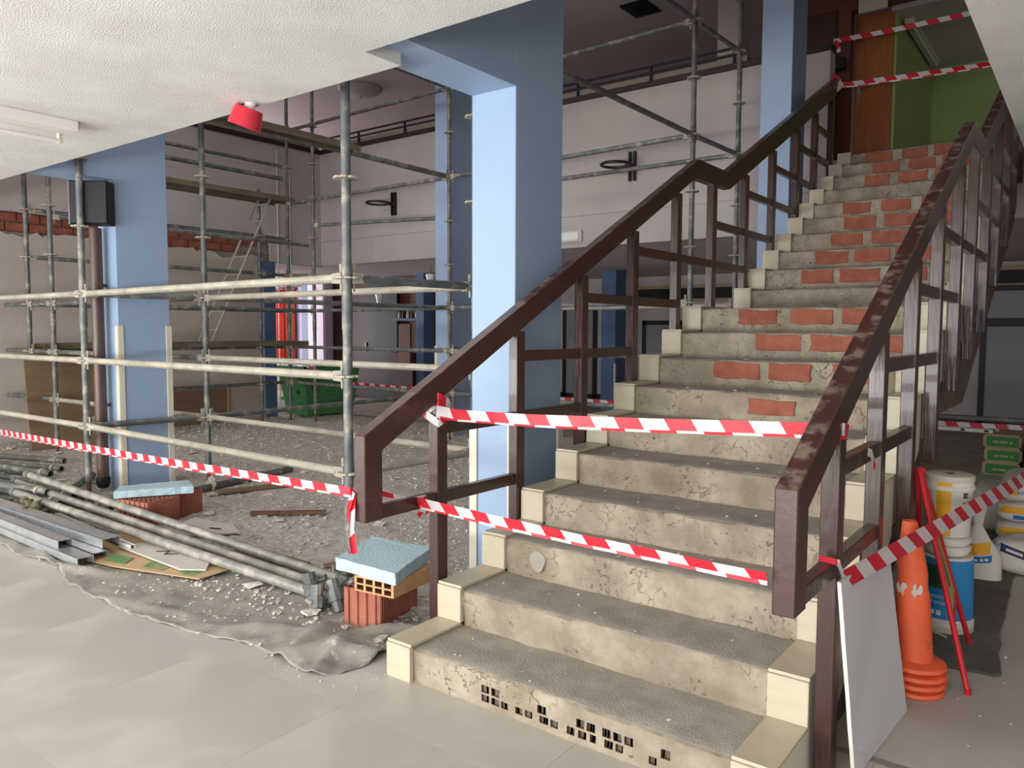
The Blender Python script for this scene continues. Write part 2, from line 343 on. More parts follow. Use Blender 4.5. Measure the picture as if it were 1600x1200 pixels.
# front wall with the street windows
wf = MB(); xs = [(-9.9, -6.6), (-6.4, -3.1), (-2.9, .5), (.7, 4.2)]
wf.box((-18.2, -6.75, 0), (5.2, -6.6, .35)).box((-18.2, -6.75, 2.65), (5.2, -6.6, 3.45)).box((-18.2, -6.75, .35), (-9.9, -6.6, 2.65)).box((4.2, -6.75, .35), (5.2, -6.6, 2.65))
for (a, b), (c, d) in zip(xs, xs[1:]): wf.box((b, -6.75, .35), (c, -6.6, 2.65))
strct(wf.build('wall_front', Mt['plaster']))
for i, (a, b) in enumerate(xs):
    m = MB()
    for x in (a, (a+b)/2-.03, b-.06): m.box((x, -6.72, .35), (x+.06, -6.64, 2.65))
    m.box((a, -6.72, .35), (b, -6.64, .41)).box((a, -6.72, 2.59), (b, -6.64, 2.65))
    strct(m.build('window_%d' % (i+1), Mt['white']))
# left wall: plaster, with a broken-out band of brick where the old ceiling was
random.seed(3)
wl = strct(MB().box((-9.2, -6.6, 0), (-9.03, 5.75, 2.79)).box((-9.2, -6.6, 3.05), (-9.03, 7.0, 4.72)).box((-9.2, -6.6, 2.79), (-9.075, 7.0, 3.05)).box((-9.2, 5.75, 2.69), (-9.03, 7.0, 2.79)).build('wall_left', Mt['mortar']))
pts = [(-6.6, 0)]+[(5.75, 0)]
y = 5.75; top = []
while y > .3:
    top.append((y, 2.79+random.uniform(-.075, .035)-(.09 if 4.95 < y < 5.3 else 0))); y -= random.uniform(.05, .16)
top.append((-6.6, 2.79))
MB().prism(pts+top, 'x', -9.03, -9.0).build('plaster_layer', Mt['plaster_warm'], wl)
pts = [(-6.6, 4.72), (7.0, 4.72), (7.0, 2.69), (5.9, 2.69), (5.89, 2.98)]
y = 5.8
while y > .3:
    pts.append((y, 3.055+random.uniform(-.012, .012))); y -= random.uniform(.1, .3)
pts.append((-6.6, 3.05))
MB().prism(pts, 'x', -9.03, -9.0).build('plaster_layer', Mt['plaster'], wl)
bk = None
for r in range(2):
    for i in range(21):
        y0 = .15+i*.285+(.14 if r else 0)
        if y0 > 5.5 or (r == 0 and 5.2 < y0): continue
        dx = random.uniform(-.008, .006)
        if bk is None:
            bk = MB().box((-.03, 0, 0), (0, .27, .115)).build('brick', Mt['brickwall'], wl, bevel=.006); bk.location = (-9.035+dx, y0, 2.80+r*.128)
        else:
            o = bk.copy(); COL.objects.link(o); o.parent = wl; o.location = (-9.035+dx, y0, 2.80+r*.128)
for k, y0 in enumerate((6.05, 6.3)):      # surface conduits above the opening
    MB().tube((-8.985, y0, .05), (-8.985, y0, 4.6), .012, 8).build('conduit', Mt['offw'], wl)
# blue pilaster and dark doorway head where the left wall stops
strct(MB().prism([(5.75, 0), (5.98, 0), (5.98, 2.69), (5.62, 2.69), (5.75, 2.2)], 'x', -9.2, -8.98).build('trim_1', Mt['bluedk']))
# back wall: high white parapet over the opening, a groove between its two courses
wb = strct(MB().box((-9.0, 7.012, 2.69), (-.12, 7.2, 4.72)).build('wall_back', Mt['plaster']))
MB().box((-9.0, 7.0, 2.69), (-.12, 7.012, 3.118)).build('wall_panel', Mt['plaster'], wb)
MB().box((-9.0, 6.992, 3.128), (-.12, 7.012, 4.69)).build('wall_panel', Mt['plaster'], wb)
strct(MB().box((-9.04, 6.97, 4.69), (-.1, 7.22, 4.765)).box((-9.04, .43, 4.69), (-8.96, 7.0, 4.765)).build('trim_2', Mt['darkcap'], bevel=.006))
strct(MB().box((-9.0, 7.03, 4.765), (-1.1, 7.2, 4.85)).box((-9.18, .43, 4.765), (-9.03, 7.0, 4.85)).build('trim_3', Mt['band']))
rl = empty('balcony_rail', (-4.5, 7.1, 4.85), 'thin dark two-bar metal rail along the top of the white back wall', 'railing')
for z in (4.875, 4.955): MB().box((-8.9, 6.995, z-.014), (-1.2, 7.015, z+.014)).build('rail_bar', Mt['dkframe'], rl)
x = -1.25
while x > -8.9:
    MB().box((x-.014, 6.99, 4.765), (x+.014, 7.02, 4.96)).build('post', Mt['dkframe'], rl); x -= 1.12
# hall behind: rear walls
wr = strct(MB().box((-18.2, 12.85, 0), (5.2, 13.0, 2.69)).build('wall_rear', Mt['greyrm']))
# upper landing: timber front, open oak door, green room
strct(MB().box((-1.2, 7.9, 3.5), (-.14, 8.05, 6.0)).box((-.14, 7.9, 5.42), (2.0, 8.05, 6.0)).build('wall_landing', Mt['dkwood']))
strct(MB().box((-1.55, 7.2, 4.85), (-1.25, 7.5, 6.0)).build('wall_stub', Mt['plaster']))
strct(MB().box((-.8, 7.87, 4.2), (-.3, 7.9, 5.45)).box((-.8, 7.87, 3.5), (-.3, 7.9, 4.15)).build('trim_4', Mt['maroon']))
strct(MB().box((-.05, 7.86, 5.35), (.27, 7.9, 5.75)).build('trim_5', Mt['offw']))
dr = strct(MB().box((-.13, 8.1, 3.5), (.30, 8.14, 5.40)).build('door_1', Mt['door'], bevel=.004))
hp = MB().box((-.09, 8.085, 4.35), (-.05, 8.1, 4.6)).tube((-.07, 8.09, 4.53), (-.07, 8.04, 4.53), .012).tube((-.07, 8.045, 4.53), (.04, 8.045, 4.53), .011)
hp.build('door_handle', Mt['brass'], dr)
strct(MB().box((.28, 8.15, 3.5), (.33, 10.7, 5.42)).box((.33, 10.65, 3.5), (5.2, 10.75, 5.42)).build('wall_green', Mt['lime']))
strct(MB().box((.28, 8.05, 5.36), (5.2, 10.75, 5.45)).build('ceiling', Mt['plaster']))
gl = empty('ceiling_lamp', (.42, 9.4, 5.3), 'unlit strip light along the top of the green wall upstairs', 'lamp')
MB().box((.36, 8.4, 5.30), (.47, 10.3, 5.36)).build('housing', Mt['offw'], gl)
MB().tube((.44, 8.45, 5.285), (.44, 10.25, 5.285), .014).build('tube', Mt['white'], gl)
ab = empty('alarm_box', (-.25, 7.85, 4.8), 'small black box on the brown timber wall at the stair top', 'box')
MB().box((-.3, 7.80, 4.72), (-.17, 7.87, 4.86)).build('case', Mt['black'], ab, bevel=.008); MB().tube((-.235, 7.803, 4.79), (-.235, 7.79, 4.79), .025, 14).build('lens', Mt['dkframe'], ab)
# ------------------------------------------------------------------ columns
def column(name, x0, x1, y0, y1, label, beam=None, guard=1.5):
    c = empty(name, ((x0+x1)/2, (y0+y1)/2, 0), label, 'column')
    MB().box((x0, y0, 0), (x1, y1, 6.0)).build('shaft', Mt['blue'], c, bevel=.004)
    if beam: MB().box((x0, beam, 2.86), (x1, y0, 3.9)).build('beam', Mt['blue'], c)
    t = .012; wd = .045
    for x, y, sx, sy in ((x0, y0, 1, 1), (x1, y0, -1, 1), (x1, y1, -1, -1)):
        m = MB(); a = (x-sx*t, x+sx*wd); b = (y-sy*t, y)
        m.box((min(a), min(b), 0), (max(a), max(b), guard)); a = (x-sx*t, x); b = (y, y+sy*wd)
        m.box((min(a), min(b), 0), (max(a), max(b), guard)); m.build('corner_guard', Mt['guard'], c, bevel=.003)
    return c
column('column', -.50, -.185, 1.165, 1.635, 'tall pale blue column directly beside the lower stair flight, with a blue beam on top', .21, 1.02)
column('column', -5.03, -4.71, 1.165, 1.66, 'blue column standing behind the black speaker and brown pipe', .44, 1.55)
column('column', -5.13, -4.83, 5.87, 6.33, 'blue column seen between the scaffold bars left of the central column', None, 1.3)
column('column', -.505, -.185, 5.87, 6.33, 'blue column beside the upper stair flight', None, 1.3)
c5 = empty('column', (-5.1, 10.9, 0), 'small blue column in the dim hall seen through the stair railing', 'column')
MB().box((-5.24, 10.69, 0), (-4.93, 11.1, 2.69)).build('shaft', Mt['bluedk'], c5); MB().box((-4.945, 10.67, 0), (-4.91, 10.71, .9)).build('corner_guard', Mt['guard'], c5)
# ================================================================== STAIRCASE
ST = empty('staircase', (.85, 0, 0), 'stripped concrete staircase with bare brick risers and cream tiled edges', 'staircase')
T1 = .33
def sy(k): return (k-1)*T1 if k <= 10 else 3.957+(k-11)*.3335
def sz(k): return .17*k if k <= 10 else 1.876+(k-11)*.1825
NS = 20
def st_top(k): return sz(k)
def soff(yv):
    if yv < 2.95: return .93+.515*(yv-2.807)
    if yv < 3.9: return 1.03
    return 1.03+.49*(yv-3.9)
# solid body below the steps
prof = [(0.03, 0)]
for k in range(1, NS+1):
    prof += [(sy(k)+.03, sz(k)-.03), (sy(k+1)+.03 if k < NS else 7.2, sz(k)-.03)]
prof += [(7.2, 2.66), (6.9, 2.5)]
for yv in (6.2, 5.2, 4.4, 3.9, 2.95, 2.4, 1.8, 1.35): prof.append((yv, soff(yv)))
prof += [(1.02, 0)]
MB().prism(prof, 'x', .01, 1.69).build('slab', Mt['soffit'], ST)
# plastered stepped skirting on both flanks
for xa, xb in ((0.0, .01), (1.69, 1.70)):
    pr = []
    for k in range(1, NS+1): pr += [(sy(k)+.002, (sz(k-1) if k > 1 else 0)), (sy(k)+.002, sz(k)-.012)]
    pr += [(6.98, sz(NS)-.012)]
    low = [(6.98, sz(NS)-.35), (3.95, sz(11)-.36), (3.0, sz(10)-.40), (.55, .02)]
    MB().prism(pr+low+[(.5, 0)], 'x', xa, xb).build('skirting', Mt['skirting'], ST)
# bare steps: riser and tread as a gently broken concrete skin
def nz3(x, y, z, s): return noise.noise(Vector((x*s, y*s, z*s)))
HOLES = [(.515, .555, 1), (.565, .605, 1), (.515, .555, 0), (.565, .605, 0), (.615, .65, 0), (.685, .72, 0), (.73, .765, 0), (.79, .83, 1), (.80, .84, 0), (.85, .885, 0), (.925, .96, 0), (.965, 1.0, 1), (.975, 1.01, 0), (1.01, 1.045, 1), (1.025, 1.05, 0), (1.075, 1.11, 1), (1.12, 1.155, 1), (1.165, 1.2, 1), (1.085, 1.12, 0), (1.13, 1.16, 0), (1.26, 1.29, 0), (1.305, 1.34, 1)]
XA, XB = .14, 1.56
def step(k):
    y0 = sy(k)+.018; z1 = sz(k)-.018; z0 = (sz(k-1)-.02) if k > 1 else 0.0
    y1 = (sy(k+1)+.03) if k < NS else 7.2
    holes = HOLES if k == 1 else []
    xs = sorted(set([XA+i*(XB-XA)/46 for i in range(47)]+[v for h in holes for v in h[:2]]))
    xs2 = [xs[0]]
    for x in xs[1:]:
        if x-xs2[-1] > .004 or any(abs(x-v) < 1e-6 for h in holes for v in h[:2]): xs2.append(x)
    xs = xs2
    zr = [z0, z0+.03, z0+.058, z0+.066, z0+.098, z1-.035, z1-.012] if k == 1 else [z0+i*(z1-z0-.012)/5 for i in range(6)]
    P = [(y0, z) for z in zr]+[(y0+.004, z1-.003), (y0+.014, z1)]
    nt = 7
    P += [(y0+.014+(y1-y0-.014)*(i+1)/nt, z1) for i in range(nt)]
    m = MB(); n = len(P); vs = []
    for x in xs:
        for j, (yy, zz) in enumerate(P):
            rough = .010*nz3(x, yy*3+k*7, zz*3, 5)+.005*nz3(x, yy+k*3, zz, 22)
            if j < len(zr): vs.append((x, yy+rough*(1.2 if not holes else .5)-.002, zz))
            elif j < len(zr)+2: e = .012*nz3(x, k*5, 0, 9)+.008*nz3(x, k, 3, 35); vs.append((x, yy+abs(e), zz-abs(e)*.8))
            else: vs.append((x, yy, zz+rough*.35))
    fs = []; extra = []
    for i in range(len(xs)-1):
        for j in range(n-1):
            q = (i*n+j, (i+1)*n+j, (i+1)*n+j+1, i*n+j+1)
            xm = (xs[i]+xs[i+1])/2
            hit = None
            for a, b, row in holes:
                if a < xm < b and ((row == 0 and j == 1) or (row == 1 and j == 3)): hit = 1
            if hit: extra.append(q)
            else: fs.append(q)
    m.add(vs, fs, 0)
    for f in range(len(fs)):
        pass
    m.m = [1 if (f[3]-f[0] == 1 and (f[0] % n) >= len(zr)) else 0 for f in m.f]
    for q in extra:                                     # a core hole of the hollow brick: five faces going in
        c = [m.v[i] for i in q]; bk_ = [(p[0], p[1]+.07, p[2]) for p in c]
        m.add(c+bk_, [(0, 1, 5, 4), (1, 2, 6, 5), (2, 3, 7, 6), (3, 0, 4, 7), (4, 5, 6, 7)], 2)
    return m.build('step', [Mt['concrete'], Mt['screed'], Mt['hole']], ST, smooth=True, auto=50)
STEPS = {k: step(k) for k in range(1, NS+1)}
# bricks showing through the risers: (step, list of (x0, x1, height fraction low, high))
BR = {7: [(.86, 1.12)], 8: [(.52, .80), (.86, 1.10), (1.22, 1.5)], 9: [(.66, .94), (.99, 1.27), (1.31, 1.54)], 10: [(.40, .68), (.76, 1.04), (1.10, 1.38)],
      12: [(.42, .69), (.75, 1.04), (1.1, 1.37)], 13: [(.45, .72), (.76, 1.04), (1.09, 1.36)], 14: [(.48, .75), (.81, 1.09), (1.14, 1.4)], 15: [(.50, .78), (.84, 1.1), (1.16, 1.42)],
      16: [(.42, .66), (.74, 1.0), (1.08, 1.36)], 18: [(.44, .68), (.76, 1.02), (1.08, 1.34)], 19: [(.44, .7), (.77, 1.03), (1.1, 1.36)], 20: [(.30, .56), (.64, .9), (.96, 1.3)]}
random.seed(11)
bkm = []
for v in range(3):      # three brick faces with slightly broken outlines
    r = random.Random(v); pts = []
    for (a, b) in ((0, 0), (.33, 0), (.66, 0), (1, 0), (1, .5), (1, 1), (.66, 1), (.33, 1), (0, 1), (0, .5)):
        pts.append((a+r.uniform(-.025, .025), b+r.uniform(-.07, .07)))
    bkm.append(MB().prism(pts, 'y', 0, .012))
for k, rows in BR.items():
    for i, (a, b) in enumerate(rows):
        h = sz(k)-sz(k-1); m = MB(); src = bkm[(k+i) % 3]; z0 = sz(k-1)+h*(.22 if k != 7 else .18); z1 = sz(k)-h*(.2 if k > 7 else .32)
        a += random.uniform(-.015, .015)
        m.add([(a+(b-a)*v[0], sy(k)+.006+random.uniform(-.002, .002)+v[1], z0+(z1-z0)*v[2]) for v in src.v], src.f)
        m.build('brick', Mt['brick'], STEPS[k], bevel=.004)
pp_ = [(.33+.045*math.cos(a)*(1+.15*math.sin(3*a)), .41+.052*math.sin(a)) for a in [2*math.pi*i/14 for i in range(14)]]
MB().prism(pp_, 'y', sy(3)+.004, sy(3)+.02).build('plaster_patch', Mt['screed'], STEPS[3], bevel=.002)
# cream tiles on the stepped edges
WB = .142
fr0 = MB().box((0, -.012, 0), (WB, .012, 1)).build('edge_tile', Mt['stringer'], ST, bevel=.002)
tp0 = MB().box((0, -.012, -.012), (WB, 1, 0)).build('edge_tile', Mt['stringer'], ST, bevel=.002)
cr0 = MB().box((0, 0, 0), (WB, 1, 1)).build('edge_core', Mt['concrete'], ST)
u = [True]*3
def putp(src, i, loc, scale):
    if u[i]: u[i] = False; o = src
    else: o = src.copy(); COL.objects.link(o); o.parent = ST
    o.location = Vector(loc)-ST.location; o.scale = scale
for k in range(1, NS+1):
    for x in (-.001, 1.70-WB+.001):
        h = sz(k)-(sz(k-1) if k > 1 else 0); L = (sy(k+1) if k < NS else 6.98)-sy(k)
        putp(fr0, 0, (x, sy(k)+.001, sz(k)-h+.001), (1, 1, h-.014))
        putp(tp0, 1, (x, sy(k)+.001, sz(k)), (1, L-.003, 1))
        putp(cr0, 2, (x+.001, sy(k)+.012, sz(k)-h), (.985, L, h-.012))
# ================================================================== STAIR RAILINGS
PY = [(.33, .40), (.95, 1.02), (1.59, 1.66), (2.22, 2.29), (2.87, 2.94), (3.50, 3.58), (4.19, 4.27), (4.87, 4.95), (5.55, 5.63), (6.15, 6.23), (6.74, 6.82)]
RAILS = [(.757, -.10, .98), (1.087, .36, 1.62), (1.412, .98, 2.26), (1.745, 1.62, 2.92), (2.077, 2.26, 4.23), (2.392, 3.54, 4.91), (2.73, 4.23, 5.59), (3.06, 4.91, 6.19), (3.39, 5.59, 6.78), (3.70, 6.19, 6.80)]
def htop(yv): return 1.137+.518*yv if yv < 3.2 else (2.80 if yv < 3.76 else 2.807+.49*(yv-3.75))
def hbot(yv): return 1.012+.518*yv if yv < 3.18 else (2.665 if yv < 3.83 else 2.665+.484*(yv-3.83))
def railing(xa, xb, label):
    R = empty('stair_railing', ((xa+xb)/2, .36, 0), label, 'railing')
    hp = [(-.125, htop(-.125)), (3.21, 2.80), (3.77, 2.80), (6.86, htop(6.86)), (6.86, hbot(6.86)), (3.83, 2.668), (3.16, 2.65), (-.022, hbot(-.022)), (-.022, .70), (-.125, .70)]
    # triangulation-safe: two convex-ish strips
    m = MB()
    segs = [[(-.125, .70), (-.022, .70), (-.022, hbot(-.022)), (-.125, htop(-.125))], [(-.125, htop(-.125)), (-.022, hbot(-.022)), (3.16, 2.65), (3.21, 2.80)], [(3.21, 2.80), (3.16, 2.65), (3.83, 2.668), (3.77, 2.80)], [(3.77, 2.80), (3.83, 2.668), (6.86, hbot(6.86)), (6.86, htop(6.86))]]
    outl = [(-.125, .70), (-.022, .70), (-.022, hbot(-.022)), (3.16, 2.65), (3.83, 2.668), (6.86, hbot(6.86)), (6.86, htop(6.86)), (3.77, 2.80), (3.21, 2.80), (-.125, htop(-.125))]
    n = len(outl); vs = [(xa, *p) for p in outl]+[(xb, *p) for p in outl]
    idx = {p: i for i, p in enumerate(outl)}
    fs = [tuple(idx[p] for p in s) for s in segs]+[tuple(idx[p]+n for p in s) for s in segs]+[(i, (i+1) % n, (i+1) % n+n, i+n) for i in range(n)]
    m.add(vs, fs); m.build('handrail', Mt['handrail'], R, bevel=.004)
    d = .004
    for i, (a, b) in enumerate(PY):
        k = max(1, min(NS, next((kk for kk in range(NS, 0, -1) if sy(kk) <= a), 1)))
        zb = .0 if i == 0 else max(sz(k)-.36, 0)
        if i == 0: zb = 0.006 if xa > 1 else 0.0
        m = MB().box((xa+d, a, zb), (xb-d, b, hbot(a)+.01)); m.build('post', Mt['wood'], R, bevel=.003)
    for z, a, b in RAILS:
        MB().box((xa+.012, a, z-.058), (xb-.012, b, z)).build('rail', Mt['wood'], R, bevel=.003)
    if xa > 1 or True:       # fixing plates on the stair flank
        s = -1 if xa > 1 else 1
        xw = 1.70 if xa > 1 else 0.0
        for a, b in PY[1:]:
            k = max(kk for kk in range(1, NS+1) if sy(kk) <= a)
            lo, hi = sorted((xw, xa+d if xa > 1 else xb-d))
            if hi-lo > .001: MB().box((lo, a+.005, sz(k)-.30), (hi, b-.005, sz(k)-.24)).build('bracket', Mt['wood'], R)
    return R
railing(-.068, -.003, 'dark brown stair railing on the column side, the farther one')
railing(1.712, 1.78, 'dark brown stair railing beside the leaning grey board and orange cones')
# ================================================================== SCAFFOLD
SC = empty('scaffold', (-4.7, 3.5, 0), 'galvanised tube scaffold with ring plates filling the hall', 'scaffold')
LV = lambda k: .07+.585*k
STD = dict(A=(-4.70, .86, 5.6), B=(-1.148, .782, 5.6), E=(-4.575, 1.95, 5.6), D=(-1.085, 1.90, 5.6), S1=(-8.27, 1.80, 5.6), S2=(-7.69, 1.84, 5.6), G=(-8.27, 5.72, 5.6), H=(-7.72, 5.80, 5.6),
           F=(-8.20, 5.12, 3.5), I=(-4.64, 5.62, 5.6), J=(-1.065, 5.45, 5.9), K=(-1.02, 6.60, 5.9), I2=(-4.62, 6.60, 5.6))
ros = None
def rosette_mesh():
    m = MB(); n = 32
    pts = []
    for i in range(n):
        t = 2*math.pi*i/n; r = .076 if (i % 4) in (0, 1, 3) else .062
        pts.append((r*math.cos(t), r*math.sin(t)))
    return m.prism(pts, 'z', -.006, .006)
STO = {}
for nm, (x, y, zt) in STD.items():
    m = MB(); m.tube((x, y, .16), (x, y, zt), .0285, 12)
    for zc in (1.52, 3.5): m.tube((x, y, zc), (x, y, zc+.22), .0315, 12)       # spigot joints
    m.tube((x, y, .012), (x, y, .2), .019, 10, mi=1).box((x-.075, y-.075, 0), (x+.075, y+.075, .012), mi=1)
    o = m.build('standard', [Mt['galv'], Mt['rust']], SC, smooth=True); STO[nm] = o
    for k in range(1, 10):
        z = LV(k)
        if z > zt: continue
        if ros is None:
            ros = rosette_mesh().build('rosette', Mt['ledg'], o, bevel=.002); ros.location = (x, y, z)
        else: inst(ros, 'rosette', o, (x, y, z), (0, 0, random.random()))
wdg = None
def ledger(p, q, light=False, heads=True, r=.027, wear=None):
    global wdg
    p = Vector(p); q = Vector(q); d = (q-p).normalized()
    a, b = (p+d*.10, q-d*.10) if heads else (p, q)
    m = MB(); m.hollow(a, b, r, r*.8, 12)
    o = m.build('ledger', Mt['ledg'] if light else Mt['galv'], SC, smooth=True)
    if heads:
        for c, dd in ((p, d), (q, -d)):
            if wdg is None:
                w_ = MB()
                w_.prism([(.03, -.035), (.115, -.03), (.115, .03), (.03, .035)], 'y', -.022, .022)
                w_.prism([(.048, -.075), (.060, -.08), (.066, .085), (.044, .085)], 'y', -.005, .005)
                wdg = w_.build('wedge_head', Mt['ledg'], o, bevel=.003); t = wdg
                t.location = c
            else: t = inst(wdg, 'wedge_head', o, c)
            t.rotation_euler = (0, 0, math.atan2(dd.y, dd.x))
    return o
def P(n, k, dz=0): x, y, _ = STD[n]; return (x, y, LV(k)+dz)
for k in (1, 2, 3):
    ledger(P('A', k), P('B', k), True); ledger((-8.29, .84, LV(k)), P('A', k), True)
    ledger(P('E', k), P('D', k), True); ledger(P('S2', k), P('E', k), k == 1)
    ledger(P('S1', k), P('S2', k)); ledger((-8.95, 1.79, LV(k)), P('S1', k), heads=False)
    ledger(P('G', k), P('I', k)); ledger(P('I', k), P('J', k)); ledger(P('S1', k), P('G', k))
ledger(P('A', 1), P('E', 1)); ledger(P('A', 3), P('E', 3)); ledger(P('B', 1), P('D', 1), True); ledger(P('B', 3), P('D', 3))
ledger(P('E', 1), P('I', 1)); ledger(P('E', 3), P('I', 3)); ledger(P('I2', 3), P('K', 3), True)
for k in (4, 5): ledger(P('S1', k), P('F', k)); ledger(P('F', k), P('G', k))
ledger(P('S2', 5, -.13), P('H', 5, -.13)); ledger(P('S2', 3), P('H', 3)); ledger(P('S1', 7), P('G', 7)); ledger(P('S1', 7, -.2), P('G', 7, -.2), r=.034)
for k in (6, 8): ledger(P('G', k), P('I', k)); ledger(P('I', k), P('J', k)); ledger(P('J', k), P('K', k)); ledger(P('D', k), P('J', k))
ledger(P('H', 5, .2), P('I2', 5, .2)); ledger(P('I2', 6), P('K', 6)); ledger(P('G', 4), P('H', 4)); ledger(P('G', 6), P('H', 6)); ledger(P('B', 6), P('D', 6)); ledger(P('E', 8), P('I', 8))
ledger(P('A', 6), P('E', 6)); ledger(P('E', 6), P('I', 6), r=.034)
ledger((-1.02, 6.60, LV(1)), (2.7, 6.75, LV(1)), heads=False)
# decks: left walkway at the upper level and at knee level, and one on the middle run
def deck(x0, x1, y0, y1, z, ribs=3):
    m = MB(); m.box((x0, y0, z), (x1, y1, z+.012)); n = ribs
    m.box((x0, y0, z-.06), (x0+.012, y1, z)).box((x1-.012, y0, z-.06), (x1, y1, z))
    for i in range(1, n): xx = x0+(x1-x0)*i/n; m.box((xx-.012, y0, z-.035), (xx+.012, y1, z))
    return m.build('deck', Mt['deck'], SC)
deck(-8.24, -7.99, 1.84, 5.45, LV(6)-.01); deck(-7.97, -7.72, 1.84, 5.45, LV(6)-.01)
deck(-8.24, -7.99, 1.84, 5.68, LV(2)+.09); deck(-7.97, -7.72, 1.84, 5.68, LV(2)+.09)
deck(-4.56, -4.42, 1.98, 3.85, LV(6)+.04)
# aluminium ladder leaning from the lower walkway up to the upper one
LA = empty('ladder', (-8.28, 4.5, LV(2)+.1), 'aluminium ladder leaning up to the scaffold deck by the left wall', 'ladder')
p0 = Vector((-8.24, 4.08, LV(2)+.105)); p1 = Vector((-8.24, 5.14, LV(6)+.0)); wx = .34; dl = (p1-p0)
for dx in (0, wx): MB().tube(p0+Vector((dx, 0, 0)), p1+Vector((dx, 0, 0)), .017, 8).build('stile', Mt['alu'], LA)
n = 8
for i in range(n):
    c = p0+dl*((i+.6)/n); MB().tube(c, c+Vector((wx, 0, 0)), .013, 8).build('rung', Mt['alu'], LA)
# ================================================================== ON CEILING, WALLS, COLUMN
fx = empty('ceiling_lamp', (-2.75, -.6, 2.8), 'white fluorescent batten fixed under the stippled ceiling', 'lamp')
MB().box((-2.80, -1.55, 2.735), (-2.66, -.04, 2.80)).build('housing', Mt['white'], fx, bevel=.006)
MB().prism([(-2.80, 2.735), (-2.80, 2.80), (-3.00, 2.80)], 'y', -1.5, -.06).build('reflector', Mt['offw'], fx)
MB().tube((-2.86, -1.5, 2.70), (-2.86, -.08, 2.70), .014, 12).build('tube', Mt['white'], fx, smooth=True)
for yy in (-.07, -1.5): MB().box((-2.875, yy-.012, 2.685), (-2.845, yy+.012, 2.775)).build('socket', Mt['offw'], fx, bevel=.003)
al = empty('fire_alarm', (-1.47, .36, 2.8), 'red alarm sounder under the stippled ceiling edge', 'alarm')
ax = Matrix.Translation((-1.475, .37, 2.80)) @ Matrix.Rotation(math.radians(20), 4, 'Y') @ Matrix.Rotation(math.radians(-6), 4, 'X')
MB().lathe([(.060, -.03), (.075, -.028), (.080, -.04), (.092, -.125), (.094, -.135), (.085, -.137), (.075, -.06)], 28, cap=True).xf(ax).build('horn', Mt['redp'], al, smooth=True)
MB().lathe([(.03, .02), (.03, -.032)], 16).xf(ax).build('mount', Mt['white'], al)
MB().lathe([(.006, -.135), (.006, -.15)], 10).xf(ax @ Matrix.Translation((.06, -.03, .1))).build('screw', Mt['steel'], al)
bp_ = empty('downpipe', (-4.895, 1.085, 0), 'dark brown vertical pipe in front of the left blue column', 'pipe')
MB().tube((-4.895, 1.075, .13), (-4.895, 1.075, 2.43), .052, 20).build('pipe', Mt['brownpipe'], bp_, smooth=True)
MB().lathe([(.02, .04), (.045, .05), (.06, .085), (.062, .13), (.056, .15)], 20, (-4.895, 1.075, 0)).build('elbow', Mt['black'], bp_, smooth=True)
for z in (.8, 1.9): MB().tube((-4.895, 1.075, z), (-4.895, 1.075, z+.03), .056, 20).box((-4.905, 1.12, z), (-4.885, 1.165, z+.03)).build('clamp', Mt['brownpipe'], bp_)
sp = empty('speaker', (-4.72, .98, 2.62), 'black box speaker at the head of the brown pipe', 'speaker')
rm = Matrix.Translation((-4.72, .97, 2.625)) @ Matrix.Rotation(math.radians(42), 4, 'Z')
MB().box((-.165, -.06, -.19), (.165, .09, .19)).xf(rm).build('cabinet', Mt['black'], sp, bevel=.01)
MB().box((-.155, -.072, -.18), (.155, -.06, .18)).xf(rm).build('grille', Mt['black'], sp, bevel=.004)
MB().box((-.178, -.05, -.19), (-.165, .08, .18)).xf(rm).build('side_panel', Mt['galv'], sp)
MB().box((-.05, .09, -.03), (.05, .13, .03)).xf(rm).build('bracket', Mt['black'], sp)
for cx, zc, lb in ((-7.08, 3.63, 'black ring bracket on the back wall, left of the central column'), (-2.60, 3.70, 'black ring bracket on the back wall, right of the central column')):
    h = empty('ring_bracket', (cx, 6.98, zc), lb, 'bracket', 'ring brackets on the back wall')
    for dx in (-.035, .035): MB().box((cx+dx-.014, 6.94, zc-.19), (cx+dx+.014, 6.992, zc+.19)).build('upright', Mt['dkframe'], h)
    def ring(c, r, t, nm, mt):
        m = MB(); n = 28
        for i in range(n):
            a, b = 2*math.pi*i/n, 2*math.pi*(i+1)/n
            m.tube((c[0]+r*math.cos(a), c[1]+r*math.sin(a), c[2]), (c[0]+r*math.cos(b), c[1]+r*math.sin(b), c[2]), t, 6, caps=False)
        m.build(nm, mt, h, smooth=True)
    ring((cx-.10, 6.70, zc-.01), .19, .020, 'ring', Mt['dkframe'])
    MB().box((cx-.06, 6.86, zc-.03), (cx+.06, 6.95, zc+.02)).build('arm', Mt['dkframe'], h)
em = empty('emergency_light', (-3.56, 6.97, 2.85), 'small cream emergency light on the back wall by the central column', 'lamp')
MB().box((-3.74, 6.955, 2.765), (-3.38, 7.0, 2.925)).build('base', Mt['offw'], em, bevel=.008); MB().box((-3.71, 6.935, 2.785), (-3.41, 6.955, 2.905)).build('diffuser', Mt['white'], em, bevel=.012); MB().tube((-3.44, 6.935, 2.79), (-3.44, 6.925, 2.79), .012, 10).build('button', Mt['white'], em)
cl = empty('ceiling_disc', (-8.7, 7.7, 6.0), 'round pale ceiling lamp high over the scaffold', 'lamp')
MB().lathe([(.05, -.16), (.2, -.15), (.34, -.09), (.4, -.03), (.4, 0)], 32, (-8.7, 7.7, 6.0)).build('shade', Mt['mauve'], cl, smooth=True); MB().lathe([(.02, -.2), (.03, -.17), (.03, -.15)], 12, (-8.7, 7.7, 6.0)).build('finial', Mt['offw'], cl)
